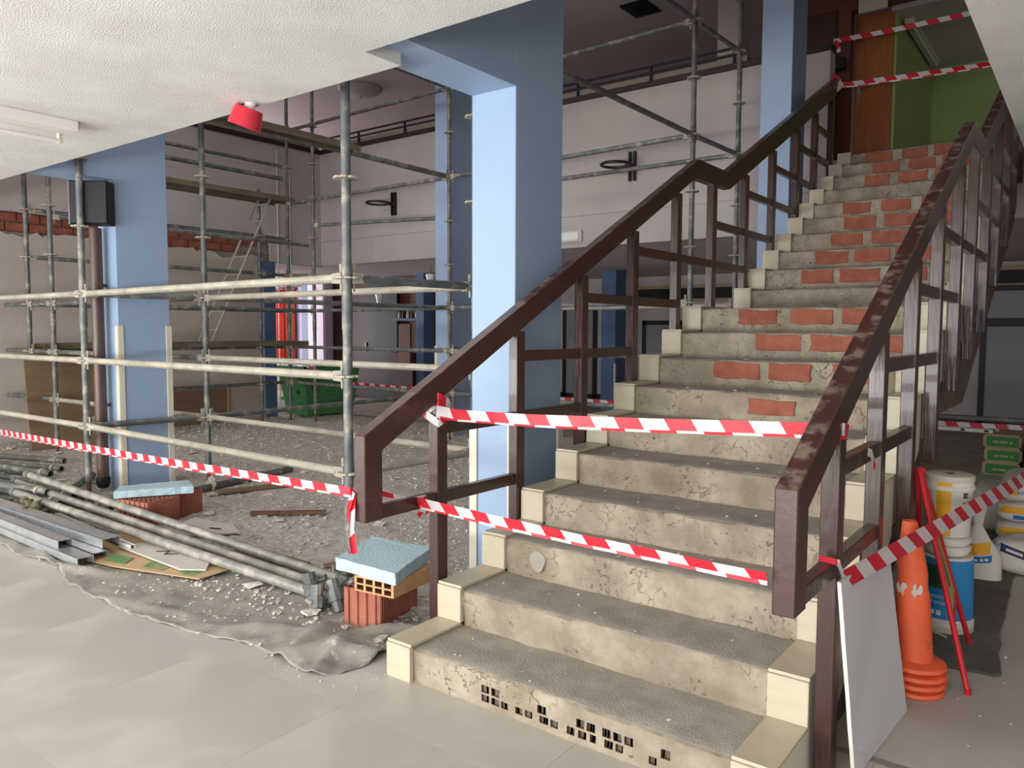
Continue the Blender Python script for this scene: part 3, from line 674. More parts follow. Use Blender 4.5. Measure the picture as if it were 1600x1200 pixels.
vt = empty('ceiling_vent', (-2.85, 7.6, 6.0), 'dark square ventilation grille in the high ceiling', 'vent')
MB().box((-3.05, 7.35, 5.985), (-2.65, 7.85, 6.0)).build('frame', Mt['dkframe'], vt)
for i in range(5): MB().box((-3.02, 7.39+i*.09, 5.97), (-2.68, 7.42+i*.09, 5.985)).build('slat', Mt['black'], vt)
# ================================================================== LOOSE MATERIAL ON THE FLOOR, LEFT
# geotextile felt under everything, wrinkled towards its free edge
EDGE = [(-6.4, -.30), (-5.2, -.26), (-4.3, -.22), (-3.69, -.208), (-3.243, -.253), (-3.065, -.206), (-2.79, -.20), (-2.45, -.305), (-2.05, -.33), (-1.63, -.335), (-1.35, -.31), (-1.116, -.272), (-.90, -.22), (-.715, -.18), (-.58, -.20), (-.48, -.208), (-.34, -.222), (-.22, -.207), (-.15, -.13), (-.13, -.03), (-.17, .06), (-.16, .30), (-.13, .62)]
def felt(name, edge, back, mt, nu=150, nv=22, amp=.018, folds=(), seed=0, thick=.004):
    acc = [0]
    for a, b in zip(edge, edge[1:]): acc.append(acc[-1]+math.dist(a, b))
    m = MB(); vs = []
    for i in range(nu+1):
        s = acc[-1]*i/nu; k = max(j for j in range(len(acc)) if acc[j] <= s+1e-9); k = min(k, len(edge)-2)
        t = (s-acc[k])/(acc[k+1]-acc[k]); a = Vector((edge[k][0]+(edge[k+1][0]-edge[k][0])*t, edge[k][1]+(edge[k+1][1]-edge[k][1])*t))
        a += Vector((.014*noise.noise(Vector((s*7, seed, 0))), .018*noise.noise(Vector((s*9, seed+5, 0)))))
        b = Vector(back(a.x, a.y))
        for j in range(nv+1):
            f = (j/nv)**1.3; p = a+(b-a)*f
            e = max(0, 1-f*1.6)
            z = thick+.006+amp*e*max(0, noise.noise(Vector((p.x*6, p.y*6, seed+2))))+amp*.8*e*max(0, noise.noise(Vector((p.x*17, p.y*15, seed))))
            for (fx_, fy_, dx_, dy_, ln, wd, ht) in folds:
                q = Vector((p.x-fx_, p.y-fy_)); d = Vector((dx_, dy_)).normalized(); u_ = q.dot(d); v_ = q.dot(Vector((-d.y, d.x)))
                if abs(u_) < ln: z += ht*math.exp(-(v_/wd)**2)*(1-(u_/ln)**2)
            vs.append((p.x, p.y, z))
    n = nv+1
    fs = [(i*n+j, (i+1)*n+j, (i+1)*n+j+1, i*n+j+1) for i in range(nu) for j in range(nv)]
    m.add(vs, fs)
    o = m.build(name, mt, smooth=True, auto=80)
    md = o.modifiers.new('thickness', 'SOLIDIFY'); md.thickness = thick; md.offset = -1
    return o
mt_ = felt('floor_mat', EDGE, lambda x, y: (min(max(x, -8.6)-.05*(y > .2), -.30 if x > -.5 else x), 1.0), Mt['felt'], nu=220, nv=30, amp=.022, seed=1,
     folds=[(-.45, .06, .1, 1, .28, .022, .04), (-.68, .02, .5, 1, .22, .02, .03), (-.30, -.10, -.5, 1, .2, .025, .03), (-.38, .02, .35, 1, .30, .05, .045), (-.56, -.02, -.25, 1, .26, .045, .04), (-.25, .05, 1, .5, .18, .05, .05), (-.85, -.02, .8, .5, .28, .04, .028), (-2.6, -.16, 1, .3, .3, .03, .035), (-3.2, -.12, 1, -.3, .35, .03, .035), (-.30, .36, 1, .9, .2, .035, .05), (-1.5, -.2, 1, .2, .3, .03, .018)])
tag(mt_, 'torn grey felt sheet lying wrinkled between the beige tiles and the rubble', 'mat')
# bed of crushed debris over the hall floor
random.seed(21)
m = MB(); vs = []; nx, ny = 150, 90
for i in range(nx+1):
    for j in range(ny+1):
        x = -8.95+i*(8.80)/nx; y = .30+j*(6.5)/ny
        ed = min(1, max(0, (y-.30)/.35))
        z = .004+ed*(.012+.022*max(0, noise.noise(Vector((x*1.7, y*1.7, 0))))+.012*noise.noise(Vector((x*9, y*9, 3))))
        vs.append((x, y, max(.003, z)))
m.add(vs, [(i*(ny+1)+j, (i+1)*(ny+1)+j, (i+1)*(ny+1)+j+1, i*(ny+1)+j+1) for i in range(nx) for j in range(ny)])
tag(m.build('rubble', Mt['rubble'], smooth=True), 'layer of crushed plaster rubble over the hall floor', 'rubble', kind='stuff')
m = MB()
def shard(m, x, y, z, s, flatk=.35):
    vs = []; a = random.uniform(0, 6.28); n = random.choice((4, 5))
    for k in range(n):
        t = a+k*2*math.pi/n; r = s*random.uniform(.5, 1); vs.append((x+r*math.cos(t), y+r*math.sin(t), z+random.uniform(-.1, .25)*s))
    h = s*flatk*random.uniform(.5, 1.2)
    vs += [(v[0]+random.uniform(-.15, .15)*s, v[1]+random.uniform(-.15, .15)*s, v[2]+h) for v in vs[:n]]
    m.add(vs, [tuple(range(n-1, -1, -1)), tuple(range(n, 2*n))]+[(i, (i+1) % n, (i+1) % n+n, i+n) for i in range(n)])
for i in range(17000):
    y = .12+6.2*random.random()**1.5; x = random.uniform(-8.8, -.14)
    if y < .4 and random.random() < .5: continue
    shard(m, x, y, .016 if y > .5 else .012, random.choice((.006, .008, .009, .010, .012, .015, .020)), .55)
for i in range(190):
    y = .15+5.5*random.random()**1.3; shard(m, random.uniform(-8.5, -.2), y, .018, random.uniform(.03, .075), .22)
for i in range(500):          # crumbs on the felt and on the tiles
    x = random.uniform(-3.2, -.25); y = random.uniform(-.24, .3)
    shard(m, x, y, .012, random.choice((.004, .006, .008, .012)), .4)
for i in range(40): shard(m, random.uniform(-.5, .0), random.uniform(-.3, .0), .006, random.uniform(.003, .008), .5)
for i in range(90): k = random.randint(1, 8); shard(m, random.uniform(.18, 1.5), sy(k)+random.uniform(.05, .3), sz(k)-.017, random.uniform(.003, .009), .5)
for i in range(60): shard(m, random.uniform(1.85, 2.6), random.uniform(.6, 4), .007, random.uniform(.003, .010), .5)
tag(m.build('plaster_debris', Mt['shard']), 'loose chips of broken plaster scattered over the floor', 'debris', kind='stuff')
# bigger flat bits one could pick up
def sheet(name, pts, z, thick, mt, label, cat, bend=0, group=None):
    cx = sum(p[0] for p in pts)/len(pts); cy = sum(p[1] for p in pts)/len(pts)
    m = MB(); n = len(pts)
    zz = [z+bend*(((p[0]-cx)**2+(p[1]-cy)**2)) for p in pts]
    vs = [(p[0], p[1], q) for p, q in zip(pts, zz)]+[(p[0], p[1], q+thick) for p, q in zip(pts, zz)]+[(cx, cy, z), (cx, cy, z+thick)]
    fs = [(i, (i+1) % n, (i+1) % n+n, i+n) for i in range(n)]+[(2*n, (i+1) % n, i) for i in range(n)]+[(2*n+1, i+n, (i+1) % n+n) for i in range(n)]
    m.add(vs, fs); o = m.build(name, mt); return tag(o, label, cat, group)
cbx = sheet('cardboard', [(-3.17, -.145), (-2.45, -.02), (-1.776, .165), (-1.80, .37), (-2.3, .62), (-3.1, .55), (-3.3, .2)], .024, .006, Mt['card'], 'flat brown cardboard with green print along its edge, under the metal studs', 'cardboard', .01)
for (a, b, c, d) in (((-2.62, .0), (-2.42, .04), (-2.50, .14), (-2.70, .10)), ((-2.27, .08), (-2.10, .115), (-2.16, .22), (-2.34, .17)), ((-1.98, .15), (-1.86, .165), (-1.87, .25), (-2.02, .21)), ((-2.95, -.07), (-2.78, -.035), (-2.86, .05), (-3.02, .02))):
    q = MB(); q.add([(*p, .036) for p in (a, b, c, d)]+[(*p, .037) for p in (a, b, c, d)], [(0,1,2,3), (4,5,6,7), (0,1,5,4), (1,2,6,5), (2,3,7,6), (3,0,4,7)]); q.build('green_print', Mt['cardg'], cbx)
bd = sheet('grey_board', [(-2.81, .19), (-2.0, .17), (-1.86, .26), (-1.98, .36), (-2.66, .54)], .042, .010, Mt['board'], 'pale grey board with pencil marks, on top of the cardboard', 'board', .006)
for a, b in (((-2.46, .27), (-2.40, .33)), ((-2.40, .33), (-2.36, .27)), ((-2.36, .27), (-2.30, .33))): MB().tube((*a, .056), (*b, .056), .003, 4).build('pencil_mark', Mt['blackp'], bd)
bs = sheet('slotted_board', [(-3.15, .95), (-2.75, 1.02), (-2.50, .92), (-2.70, .66), (-2.98, .60)], .03, .012, Mt['board'], 'dusty grey board with one slot, lying behind the terracotta blocks', 'board', .05)
MB().prism([(-.05, -.012), (.05, -.006), (.045, .014), (-.05, .01)], 'z', 0, .002).xf(Matrix.Translation((-2.72, .86, .048)) @ Matrix.Rotation(.3, 4, 'Z')).build('slot', Mt['blackp'], bs)
sheet('timber_scrap', [(-1.42, .80), (-1.05, .78), (-1.04, .84), (-1.40, .87)], .03, .012, Mt['mdf'], 'short brown timber scrap near the front tube ends', 'scrap')
sheet('timber_scrap', [(-2.15, .62), (-1.5, .66), (-1.52, .78), (-2.05, .76)], .026, .012, Mt['mdf'], 'longer brown board scrap under the three loose tubes', 'scrap')
sheet('timber_scrap', [(-3.0, 1.35), (-2.55, 1.75), (-2.50, 1.71), (-2.93, 1.30)], .03, .02, Mt['rust'], 'thin rusty brown strip on the rubble behind the blocks', 'scrap')
sheet('paper_scrap', [(-.98, .72), (-.80, .64), (-.74, .72), (-.85, .80)], .03, .004, Mt['board'], 'grey paper scrap behind the blue foam slab', 'scrap')
for (x, y, a, ln, lb) in ((-3.78, 2.0, 1.28, .8, 'brown plank lying flat on the rubble past the terracotta blocks'),):
    tag(MB().box((-ln/2, -.07, .03), (ln/2, .07, .05)).xf(Matrix.Translation((x, y, 0)) @ Matrix.Rotation(a, 4, 'Z')).build('plank', Mt['mdf'], bevel=.003), lb, 'plank')
# three long tubes laid side by side
for p, q, lb in (((-4.75, .268, .16), (-.83, .40, .045), 'front one of the three long loose scaffold tubes'), ((-5.11, .41, .18), (-.93, .50, .045), 'middle one of the three long loose scaffold tubes'), ((-5.08, .50, .235), (-1.03, .645, .045), 'rear one of the three long loose scaffold tubes')):
    t = empty('loose_tube', p, lb, 'tube', 'three long tubes on the floor')
    MB().hollow(p, q, .031, .025, 14).build('tube', Mt['greytube'], t, smooth=True)
    d = (Vector(q)-Vector(p)).normalized()
    for c in (Vector(p)+d*.02, Vector(q)-d*.06): MB().tube(c, c+d*.05, .038, 12).build('end_head', Mt['galv'], t)
    MB().tube(Vector(q)-d*.1+Vector((0, 0, -.02)), Vector(q)-d*.1+Vector((0, 0, .075)), .010, 6).build('wedge', Mt['galv'], t)
# heap of older tubes at the far left
HP = [((-8.2, .50, .05), (-5.95, 1.02, .05)), ((-8.0, .75, .05), (-6.2, 1.26, .05)), ((-8.1, 1.05, .05), (-6.7, 1.5, .05)), ((-7.6, .35, .05), (-5.55, .86, .05)), ((-6.8, .30, .05), (-4.95, .82, .05)), ((-6.2, .15, .05), (-4.35, .80, .05)), ((-5.9, .02, .05), (-4.0, .72, .05)), ((-5.5, .0, .05), (-3.55, .62, .05)), ((-7.4, .62, .11), (-5.7, .95, .10)), ((-6.4, .20, .115), (-4.2, .42, .115)), ((-6.5, .32, .12), (-4.35, .58, .115)), ((-6.0, .12, .175), (-4.4, .40, .175)), ((-6.6, .42, .05), (-3.9, 1.0, .05)), ((-5.6, 1.3, .05), (-4.5, .55, .115))]
for i, (p, q) in enumerate(HP):
    t = empty('scaffold_tube', p, 'short dark scaffold tube in the heap at the foot of the left scaffold posts', 'tube', 'dark tubes heaped on the left')
    MB().hollow(p, q, .032, .026, 12).build('tube', Mt['galv'], t, smooth=True)
    d = (Vector(q)-Vector(p)).normalized(); c = Vector(q)-d*.14
    MB().tube(c, c+d*.03, .042, 12).build('collar', Mt['ledg'], t)
# couplers in a little pile, and base plates
random.seed(5)
for i in range(16):
    x = -4.25+random.uniform(-.22, .22); y = .25+random.uniform(-.12, .12); z = .05+.05*random.random()
    c = empty('coupler', (x, y, 0), 'rusty scaffold coupler in the small pile beside the tubes', 'coupler', 'couplers piled beside the tubes')
    a = Matrix.Translation((x, y, z)) @ Matrix.Rotation(random.uniform(0, 3), 4, 'Z') @ Matrix.Rotation(random.uniform(0, 1.5), 4, 'X')
    m = MB(); m.hollow((0, -.03, 0), (0, .03, 0), .04, .03, 10).xf(a); m.build('body', Mt['deck'], c)
    MB().tube((.035, 0, -.02), (.06, 0, .05), .008, 6).xf(a).build('bolt', Mt['galv'], c)
for i, (x, y) in enumerate(((-.90, .46), (-.80, .38), (-.98, .36), (-.86, .30), (-.74, .50))):
    c = empty('coupler', (x, y, 0), 'grey wedge coupler among the tube ends beside the terracotta block', 'coupler', 'couplers at the tube ends')
    a = Matrix.Translation((x, y, .06+.02*(i % 3))) @ Matrix.Rotation(i*1.3, 4, 'Z') @ Matrix.Rotation(.6+i*.4, 4, 'X')
    MB().hollow((0, -.03, 0), (0, .03, 0), .045, .034, 10).xf(a).build('body', Mt['galv'], c)
    MB().tube((.03, 0, -.05), (.06, 0, .08), .012, 6).xf(a).build('wedge', Mt['ledg'], c)
br_ = empty('brace_tube', (-4.1, 1.5, 0), 'dark tube with a ring plate lying on the rubble by the left blue column', 'tube')
MB().hollow((-4.0, 1.05, .05), (-4.33, 2.75, .05), .034, .027, 12).build('tube', Mt['galv'], br_, smooth=True)
rosette_mesh().xf(Matrix.Translation((-4.12, 1.70, .08)) @ Matrix.Rotation(math.radians(80), 4, 'X')).build('rosette', Mt['ledg'], br_)
# galvanised stud profiles
def stud(p, q, w_, h, up_, lb, mt='steel', group='galvanised stud profiles'):
    p = Vector(p); q = Vector(q); d = (q-p); L = d.length; d.normalize(); n = Vector((-d.y, d.x, 0)).normalized(); t = .004
    if up_: prof_ = [(0, 0), (w_, 0), (w_, h), (w_-t, h), (w_-t, t), (t, t), (t, h), (0, h)]
    else: prof_ = [(0, h), (w_, h), (w_, 0), (w_-t, 0), (w_-t, h-t), (t, h-t), (t, 0), (0, 0)]
    o = empty('metal_stud', p, lb, 'stud', group)
    m = MB(); ww = w_/2
    fr = Matrix((d, n, Vector((0, 0, 1)))).transposed().to_4x4(); fr.translation = p
    def strip(a, b): return MB().box((0, a[0], a[1]), (L, b[0], b[1])).xf(fr)
    zz = 0 if up_ else h-t
    strip((0, zz), (w_, zz+t)).build('web', Mt[mt], o)
    strip((0, 0), (t, h)).build('flange', Mt[mt], o); strip((w_-t, 0), (w_, h)).build('flange', Mt[mt], o)
    strip((w_*.3, zz+t if up_ else zz-.004), (w_*.36, zz+t+.004 if up_ else zz)).build('rib', Mt[mt], o); strip((w_*.64, zz+t if up_ else zz-.004), (w_*.70, zz+t+.004 if up_ else zz)).build('rib', Mt[mt], o)
stud((-6.2, -.10, .028), (-2.62, -.155, .028), .10, .05, False, 'front lower one of the galvanised studs, open end towards the stairs')
stud((-6.2, .01, .028), (-2.66, -.045, .028), .10, .05, False, 'rear lower one of the galvanised studs, beside the cardboard')
stud((-6.3, -.10, .08), (-2.95, -.13, .08), .09, .05, False, 'middle galvanised stud, the one ending shortest in the stack')
stud((-6.3, .0, .082), (-2.72, .045, .082), .12, .06, False, 'broad galvanised stud on top of the stack')
stud((-4.6, .33, .05), (-2.66, .20, .05), .035, .03, False, 'narrow bright white metal strip beside the stack of studs', 'white', None)
# ------------------------------------------------------------------ terracotta blocks and foam
def holey_block(name, fr, w_, d_, h, nx, ny, mt, parent, ribs=None, rib_depth=.006, face='z'):
    """block with real core holes on its top face (or front face for face='y')"""
    m = MB()
    xs = [0]; 
    t = w_/(nx*4+1); cx = []
    for i in range(nx): a = t+i*4*t; cx += [a, a+3*t]
    tx = [0]+cx+[w_]
    D = d_ if face == 'z' else h
    ty_ = D/(ny*4+1); cy = []
    for i in range(ny): a = ty_+i*4*ty_; cy += [a, a+3*ty_]
    ty = [0]+cy+[D]
    def Pn(x, y, dep): return (x, y, h-dep) if face == 'z' else (x, dep, y)
    vs = []; fs = []; mi = []
    for j in range(len(ty)-1):
        for i in range(len(tx)-1):
            q = [(tx[i], ty[j]), (tx[i+1], ty[j]), (tx[i+1], ty[j+1]), (tx[i], ty[j+1])]; b = len(vs)
            if i % 2 == 1 and j % 2 == 1:
                dep = .08
                vs += [Pn(*p, 0) for p in q]+[Pn(*p, dep) for p in q]
                fs += [(b, b+1, b+5, b+4), (b+1, b+2, b+6, b+5), (b+2, b+3, b+7, b+6), (b+3, b, b+4, b+7), (b+4, b+5, b+6, b+7)]; mi += [1]*5
            else:
                vs += [Pn(*p, 0) for p in q]; fs.append((b, b+1, b+2, b+3)); mi.append(0)
    m.v = vs; m.f = fs; m.m = mi
    z0 = (0, 0, 0); lo = [(0, 0, 0), (w_, 0, 0), (w_, d_, 0), (0, d_, 0)]; hi = [(0, 0, h), (w_, 0, h), (w_, d_, h), (0, d_, h)]
    m.add(lo+hi, [(0, 3, 2, 1)]+([(0, 1, 5, 4)] if face == 'z' else [(4, 5, 6, 7)])+[(1, 2, 6, 5), (2, 3, 7, 6), (3, 0, 4, 7)])
    m.xf(fr); o = m.build(name, [mt, Mt['hole']], parent)
    return o
def fr2(x, y, z, a): return Matrix.Translation((x, y, z)) @ Matrix.Rotation(a, 4, 'Z')
def ribbed(fr, w_, d_, h, nfront, nside, parent, mt):
    for i in range(nfront):
        a = w_*(i+.12)/nfront; MB().box((a, -.010, .0), (a+w_/nfront*.5, 0.001, h)).xf(fr).build('rib', mt, parent, bevel=.003)
    for i in range(nside):
        a = d_*(i+.2)/nside; MB().box((w_-.001, a, 0), (w_+.004, a+d_/nside*.5, h)).xf(fr).build('rib', mt, parent)
ang = math.atan2(.22, .97)
f1 = fr2(-.605, .27, .006, ang)
b1 = empty('terracotta_block', (-.5, .45, 0), 'red ribbed terracotta block standing on the felt by the first stair post', 'block')
holey_block('body', f1, .22, .36, .195, 5, 8, Mt['terra'], b1); ribbed(f1, .22, .36, .195, 4, 16, b1, Mt['terra'])
f2 = fr2(-.515, .262, .203, ang*.55)
b2 = empty('hollow_brick', (-.4, .4, .2), 'tan hollow brick lying under the larger blue foam slab', 'brick')
holey_block('body', f2, .25, .36, .078, 4, 2, Mt['tan'], b2, face='y')
def slab4(name, pts, z, h, mt, label, cat):
    m = MB(); vs = []; n = 12; ring = []
    for i in range(4):
        a, b = Vector(pts[i]), Vector(pts[(i+1) % 4])
        for k in range(n):
            p = a+(b-a)*k/n; p += Vector((.006*noise.noise(Vector((p.x*30, p.y*30, 1))), .008*noise.noise(Vector((p.x*30, p.y*30, 9))))); ring.append(p)
    N = len(ring)
    for zz, dl in ((z, .004), (z+h*.5, -.003), (z+h, .002)):
        for p in ring: vs.append((p.x+dl*noise.noise(Vector((p.x*50, p.y*50, zz*40)))*2, p.y+dl*noise.noise(Vector((p.x*40, p.y*50, zz*30)))*2, zz+.003*noise.noise(Vector((p.x*20, p.y*20, zz)))*(zz > z)))
    fs = [(l*N+i, l*N+(i+1) % N, (l+1)*N+(i+1) % N, (l+1)*N+i) for l in range(2) for i in range(N)]+[tuple(range(N-1, -1, -1)), tuple(range(2*N, 3*N))]
    o = m.add(vs, fs).build(name, mt, bevel=.002); return tag(o, label, cat)
slab4('foam_slab', [(-.66, .262), (-.225, .262), (-.392, .70), (-.82, .665)], .283, .062, Mt['foam'], 'larger pale blue foam slab lying on the hollow brick next to the stairs', 'foam slab')
f3 = fr2(-3.57, .56, .006, .20); f4 = fr2(-3.69, .88, .006, .18)
b3 = empty('terracotta_block', (-3.4, .6, 0), 'front one of two red ribbed blocks by the left blue column, core holes on show', 'block')
holey_block('body', f3, .33, .30, .20, 6, 7, Mt['terra'], b3); ribbed(f3, .33, .30, .20, 6, 14, b3, Mt['terra'])
b4 = empty('terracotta_block', (-3.5, 1.0, 0), 'rear one of two red blocks by the left blue column, carrying a foam slab', 'block')
holey_block('body', f4, .33, .24, .205, 6, 5, Mt['terra'], b4); ribbed(f4, .33, .24, .205, 6, 12, b4, Mt['terra'])
slab4('foam_slab', [(-3.74, .66), (-3.55, .53), (-3.27, 1.02), (-3.54, 1.14)], .215, .055, Mt['foam'], 'smaller pale blue foam slab on the blocks by the left blue column', 'foam slab')
# boards leaning by the left wall
tag(MB().box((-.012, -.44, 0), (.012, .50, 1.19)).xf(Matrix.Translation((-7.93, 2.08, .03)) @ Matrix.Rotation(math.radians(-7), 4, 'Y')).build('brown_panel', Mt['mdf']), 'square brown board leaning on the left scaffold walkway', 'board')
bp2 = tag(MB().box((-8.98, 3.2, .02), (-8.955, 5.0, .56)).build('brown_panel', Mt['mdf']), 'long low brown board standing against the left wall', 'board')
MB().box((-8.985, 4.99, .02), (-8.95, 5.02, .60)).build('edge_strip', Mt['tan'], bp2)
# ================================================================== RIGHT OF THE STAIRS
TL, TR_, BR_, BL = Vector((1.797, .30, .70)), Vector((1.797, 1.03, .66)), Vector((1.888, 1.02, .008)), Vector((1.842, .39, .008))
pn = empty('plasterboard', (1.86, .7, 0), 'grey plasterboard offcut leaning on the stair railing', 'board')
nrm = (TR_-TL).cross(BL-TL).normalized(); nrm = -nrm if nrm.x > 0 else nrm
m = MB(); nn = 14; f_ = []; 
ring = [TL+(TR_-TL)*i/nn for i in range(nn)]+[TR_+(BR_-TR_)*i/nn for i in range(nn)]+[BR_+(BL-BR_)*i/nn for i in range(nn)]+[BL+(TL-BL)*i/nn for i in range(nn)]
ring = [p+Vector((0, .004*noise.noise(p*30), .004*noise.noise(p*25+Vector((3, 3, 3)))*(p.z > .05))) for p in ring]
N_ = len(ring)
for off, mi, nm, mt__ in ((0, 0, 'face_paper', 'pboard'), (.0015, 0, 'core', 'paneledge')):
    t = .0015 if nm == 'face_paper' else .011
    a = [p+nrm*off for p in ring]; b = [p+nrm*(off+t) for p in ring]
    MB().add(a+b, [tuple(range(N_)), tuple(range(2*N_-1, N_-1, -1))]+[(i, (i+1) % N_, (i+1) % N_+N_, i+N_) for i in range(N_)]).build(nm, Mt[mt__], pn)
# nested cones
def cone(x, y, z, lean, label, body=True):
    c = empty('traffic_cone', (x, y, z), label, 'cone', 'nested orange cones')
    sh = Matrix.Translation((x, y, z)); sh2 = Matrix.Shear('XY', 4, (lean, lean*.3)); R_ = sh @ sh2
    MB().lathe([(.070, .02), (.066, .16), (.062, .30), (.060, .34), (.054, .37), (.055, .43), (.050, .47), (.030, .60), (.028, .612), (.022, .612), (.024, .55)], 32, cap=False).xf(R_).build('body', Mt['cone'], c, smooth=True)
    b = MB(); prof_ = [(.060, .036), (.075, .030), (.095, .026), (.118, .018), (.122, .004), (.118, 0.0), (.060, 0)]
    b.lathe(prof_, 32, cap=False).xf(R_).build('base', Mt['cone'], c, smooth=True)
    return c, R_
for i in range(3): cone(1.868+.004*i, 1.262-.004*i, .007+.036*i, -.05, ('bottom', 'middle', 'top')[i]+' orange cone of the nested stack beside the grey plasterboard')
c, R_ = cone(1.872, 1.255, .115, -.062, 'x')
c['label'] = 'topmost orange cone, the one whose whole body shows, with torn white band'
random.seed(4)
m = MB()
for a0 in (-2.25, -1.9, -1.35, -1.0):
    for k in range(3):
        a = a0+random.uniform(-.12, .12); z = .335+random.uniform(-.015, .018); w_ = random.uniform(.06, .15); h = random.uniform(.012, .024)
        q = [((.0635)*math.cos(t), (.0635)*math.sin(t), zz) for t, zz in ((a-w_, z-h*.4), (a, z-h), (a+w_, z-h*.2), (a+w_*.8, z+h*.7), (a, z+h), (a-w_*.9, z+h*.4))]
        q2 = [((.0665)*math.cos(t), (.0665)*math.sin(t), zz) for t, zz in ((a-w_, z-h*.4), (a, z-h), (a+w_, z-h*.2), (a+w_*.8, z+h*.7), (a, z+h), (a-w_*.9, z+h*.4))]
        m.add(q+q2, [(0, 1, 2, 3, 4, 5), (11, 10, 9, 8, 7, 6)]+[(i, (i+1) % 6, (i+1) % 6+6, i+6) for i in range(6)])
m.xf(R_).build('torn_band', Mt['torn'], c)
# folding road sign
sg = empty('road_sign', (1.95, 1.65, 0), 'folded red and yellow road works sign on tube legs, seen nearly edge-on', 'sign')
A = Vector((1.79, 1.70, .865)); F1 = Vector((2.062, 1.335, .012)); F2 = Vector((2.0, 1.93, .012)); F3 = Vector((1.798, 1.86, .012))
for a, b in ((A, F1), (A+Vector((.005, .012, 0)), F2), (A+Vector((-.008, .01, -.005)), F3)):
    d = (b-a).normalized(); MB().tube(a, b, .012, 10).lathe([(.010, -.002), (.013, 0), (.013, .02), (.011, .022)], 10, tuple(b-Vector((0, 0, .006)))).build('leg', Mt['red'], sg, smooth=True)
MB().tube(A+Vector((-.012, -.006, .004)), A+Vector((.015, .02, .004)), .016, 10).build('hinge', Mt['red'], sg, smooth=True)
d1 = F1-A; d2 = F2-A; nv = d1.cross(d2).normalized(); nv = nv if nv.x > 0 else -nv
def tri(name, ta, tb, inset, off, th, mt__):
    p = [A+d1*ta, A+d2*ta, A+d2*tb, A+d1*tb]; cc = sum(p, Vector())/4
    p = [q+(cc-q).normalized()*inset for q in p]
    v = [q+nv*off for q in p]+[q+nv*(off+th) for q in p]
    MB().add(v, [(0, 1, 2, 3), (7, 6, 5, 4)]+[(i, (i+1) % 4, (i+1) % 4+4, i+4) for i in range(4)]).build(name, Mt[mt__], sg)
tri('border', .04, .74, 0, -.003, .004, 'red'); tri('panel', .10, .70, .02, .001, .003, 'signy')
c_ = A+(d1+d2)*.5*.50
MB().add([c_+nv*.005+d*s for s, d in ((.09, d1.normalized()), (.09, d2.normalized()), (-.10, ((d1+d2)*.5).normalized()))]+[c_+nv*.006+d*s for s, d in ((.09, d1.normalized()), (.09, d2.normalized()), (-.10, ((d1+d2)*.5).normalized()))], [(0, 1, 2), (5, 4, 3), (0, 1, 4, 3), (1, 2, 5, 4), (2, 0, 3, 5)]).build('black_mark', Mt['blackp'], sg)
# buckets -----------------------------------------------------------
CAMP = Vector((2.4314, -2.3255))
def facing(c): return math.atan2(CAMP.y-c[1], CAMP.x-c[0])
def patch(name, c, rf, a0, a1, z0, z1, mt__, parent, eps=.0012, n=10):
    v = []; 
    for i in range(n+1):
        a = a0+(a1-a0)*i/n
        for z in (z0, z1):
            for e in (0, .0012): r = rf(z)+eps+e-.0012; v.append((c[0]+r*math.cos(a), c[1]+r*math.sin(a), c[2]+z))
    f = []
    for i in range(n):
        b = i*4; d = b+4
        f += [(b+1, d+1, d+3, b+3), (b, b+2, d+2, d), (b, d, d+1, b+1), (b+2, b+3, d+3, d+2)]
    f += [(0, 1, 3, 2), (n*4, n*4+2, n*4+3, n*4+1)]
    return MB().add(v, f).build(name, Mt[mt__], parent)
def cyl_text(s, size, c, rf, a, z, mt__, parent, up_=1, rot=0, eps=.003):
    vs, fs = text_mesh(s, size); o = []
    for x, y, _ in vs:
        if rot == 90: x, y = -y, x
        x *= up_; y *= up_
        zz = z+y; r = rf(zz)+eps; t = a+x/r; o.append((c[0]+r*math.cos(t), c[1]+r*math.sin(t), c[2]+zz))
    m = MB().add(o, fs); return m.build('lettering', Mt[mt__], parent)
def bucket(x, y, z, r0, r1, h, label, rims=(), lidded=False):
    b = empty('bucket', (x, y, z), label, 'bucket')
    prof_ = [(r0*.9, .0), (r0, .006)]
    rf = lambda zz: r0+(r1-r0)*zz/h
    for q in rims: prof_ += [(rf(q-.012), q-.012), (rf(q)+.007, q-.010), (rf(q)+.007, q+.010), (rf(q+.012), q+.012)]
    prof_ += [(r1, h-.004), (r1*.96, h)]
    MB().lathe(prof_, 40, (x, y, z)).build('shell', Mt['bag'] if not lidded else Mt['offw'], b, smooth=True, auto=35)
    return b, rf
bx, by = 1.868, 2.12
b, rf = bucket(bx, by, .007, .122, .114, .385, 'upturned blue-labelled paint bucket behind the orange cones', rims=(.05,))
fc = facing((bx, by)); cc = (bx, by, .007)
MB().lathe([(.123, 0), (.128, .004), (.128, .03), (.122, .036)], 40, cc, cap=False).build('lid', Mt['offw'], b, smooth=True)
patch('label', cc, rf, fc-1.7, fc+1.7, .075, .375, 'lblue', b, .0015, 30)
patch('dark_picture', cc, rf, fc-1.25, fc-.12, .23, .345, 'dkgreen', b, .0025, 12)
cyl_text('aciones', .030, cc, rf, fc-.28, .185, 'white', b, -1); cyl_text('suelos y', .030, cc, rf, fc-.22, .155, 'white', b, -1)
patch('icon', cc, rf, fc-.35, fc-.17, .095, .118, 'white', b, .0025, 3); patch('icon', cc, rf, fc-.62, fc-.44, .095, .118, 'white', b, .0025, 3)
wx, wy = 1.862, 2.125
b, rf = bucket(wx, wy, .395, .096, .101, .05, 'squat white tub standing on the upturned blue-labelled bucket', rims=(.035,))
b, rf = bucket(wx, wy, .445, .098, .102, .045, 'upper squat white tub, directly under the yellow-striped bucket', rims=(.03,))
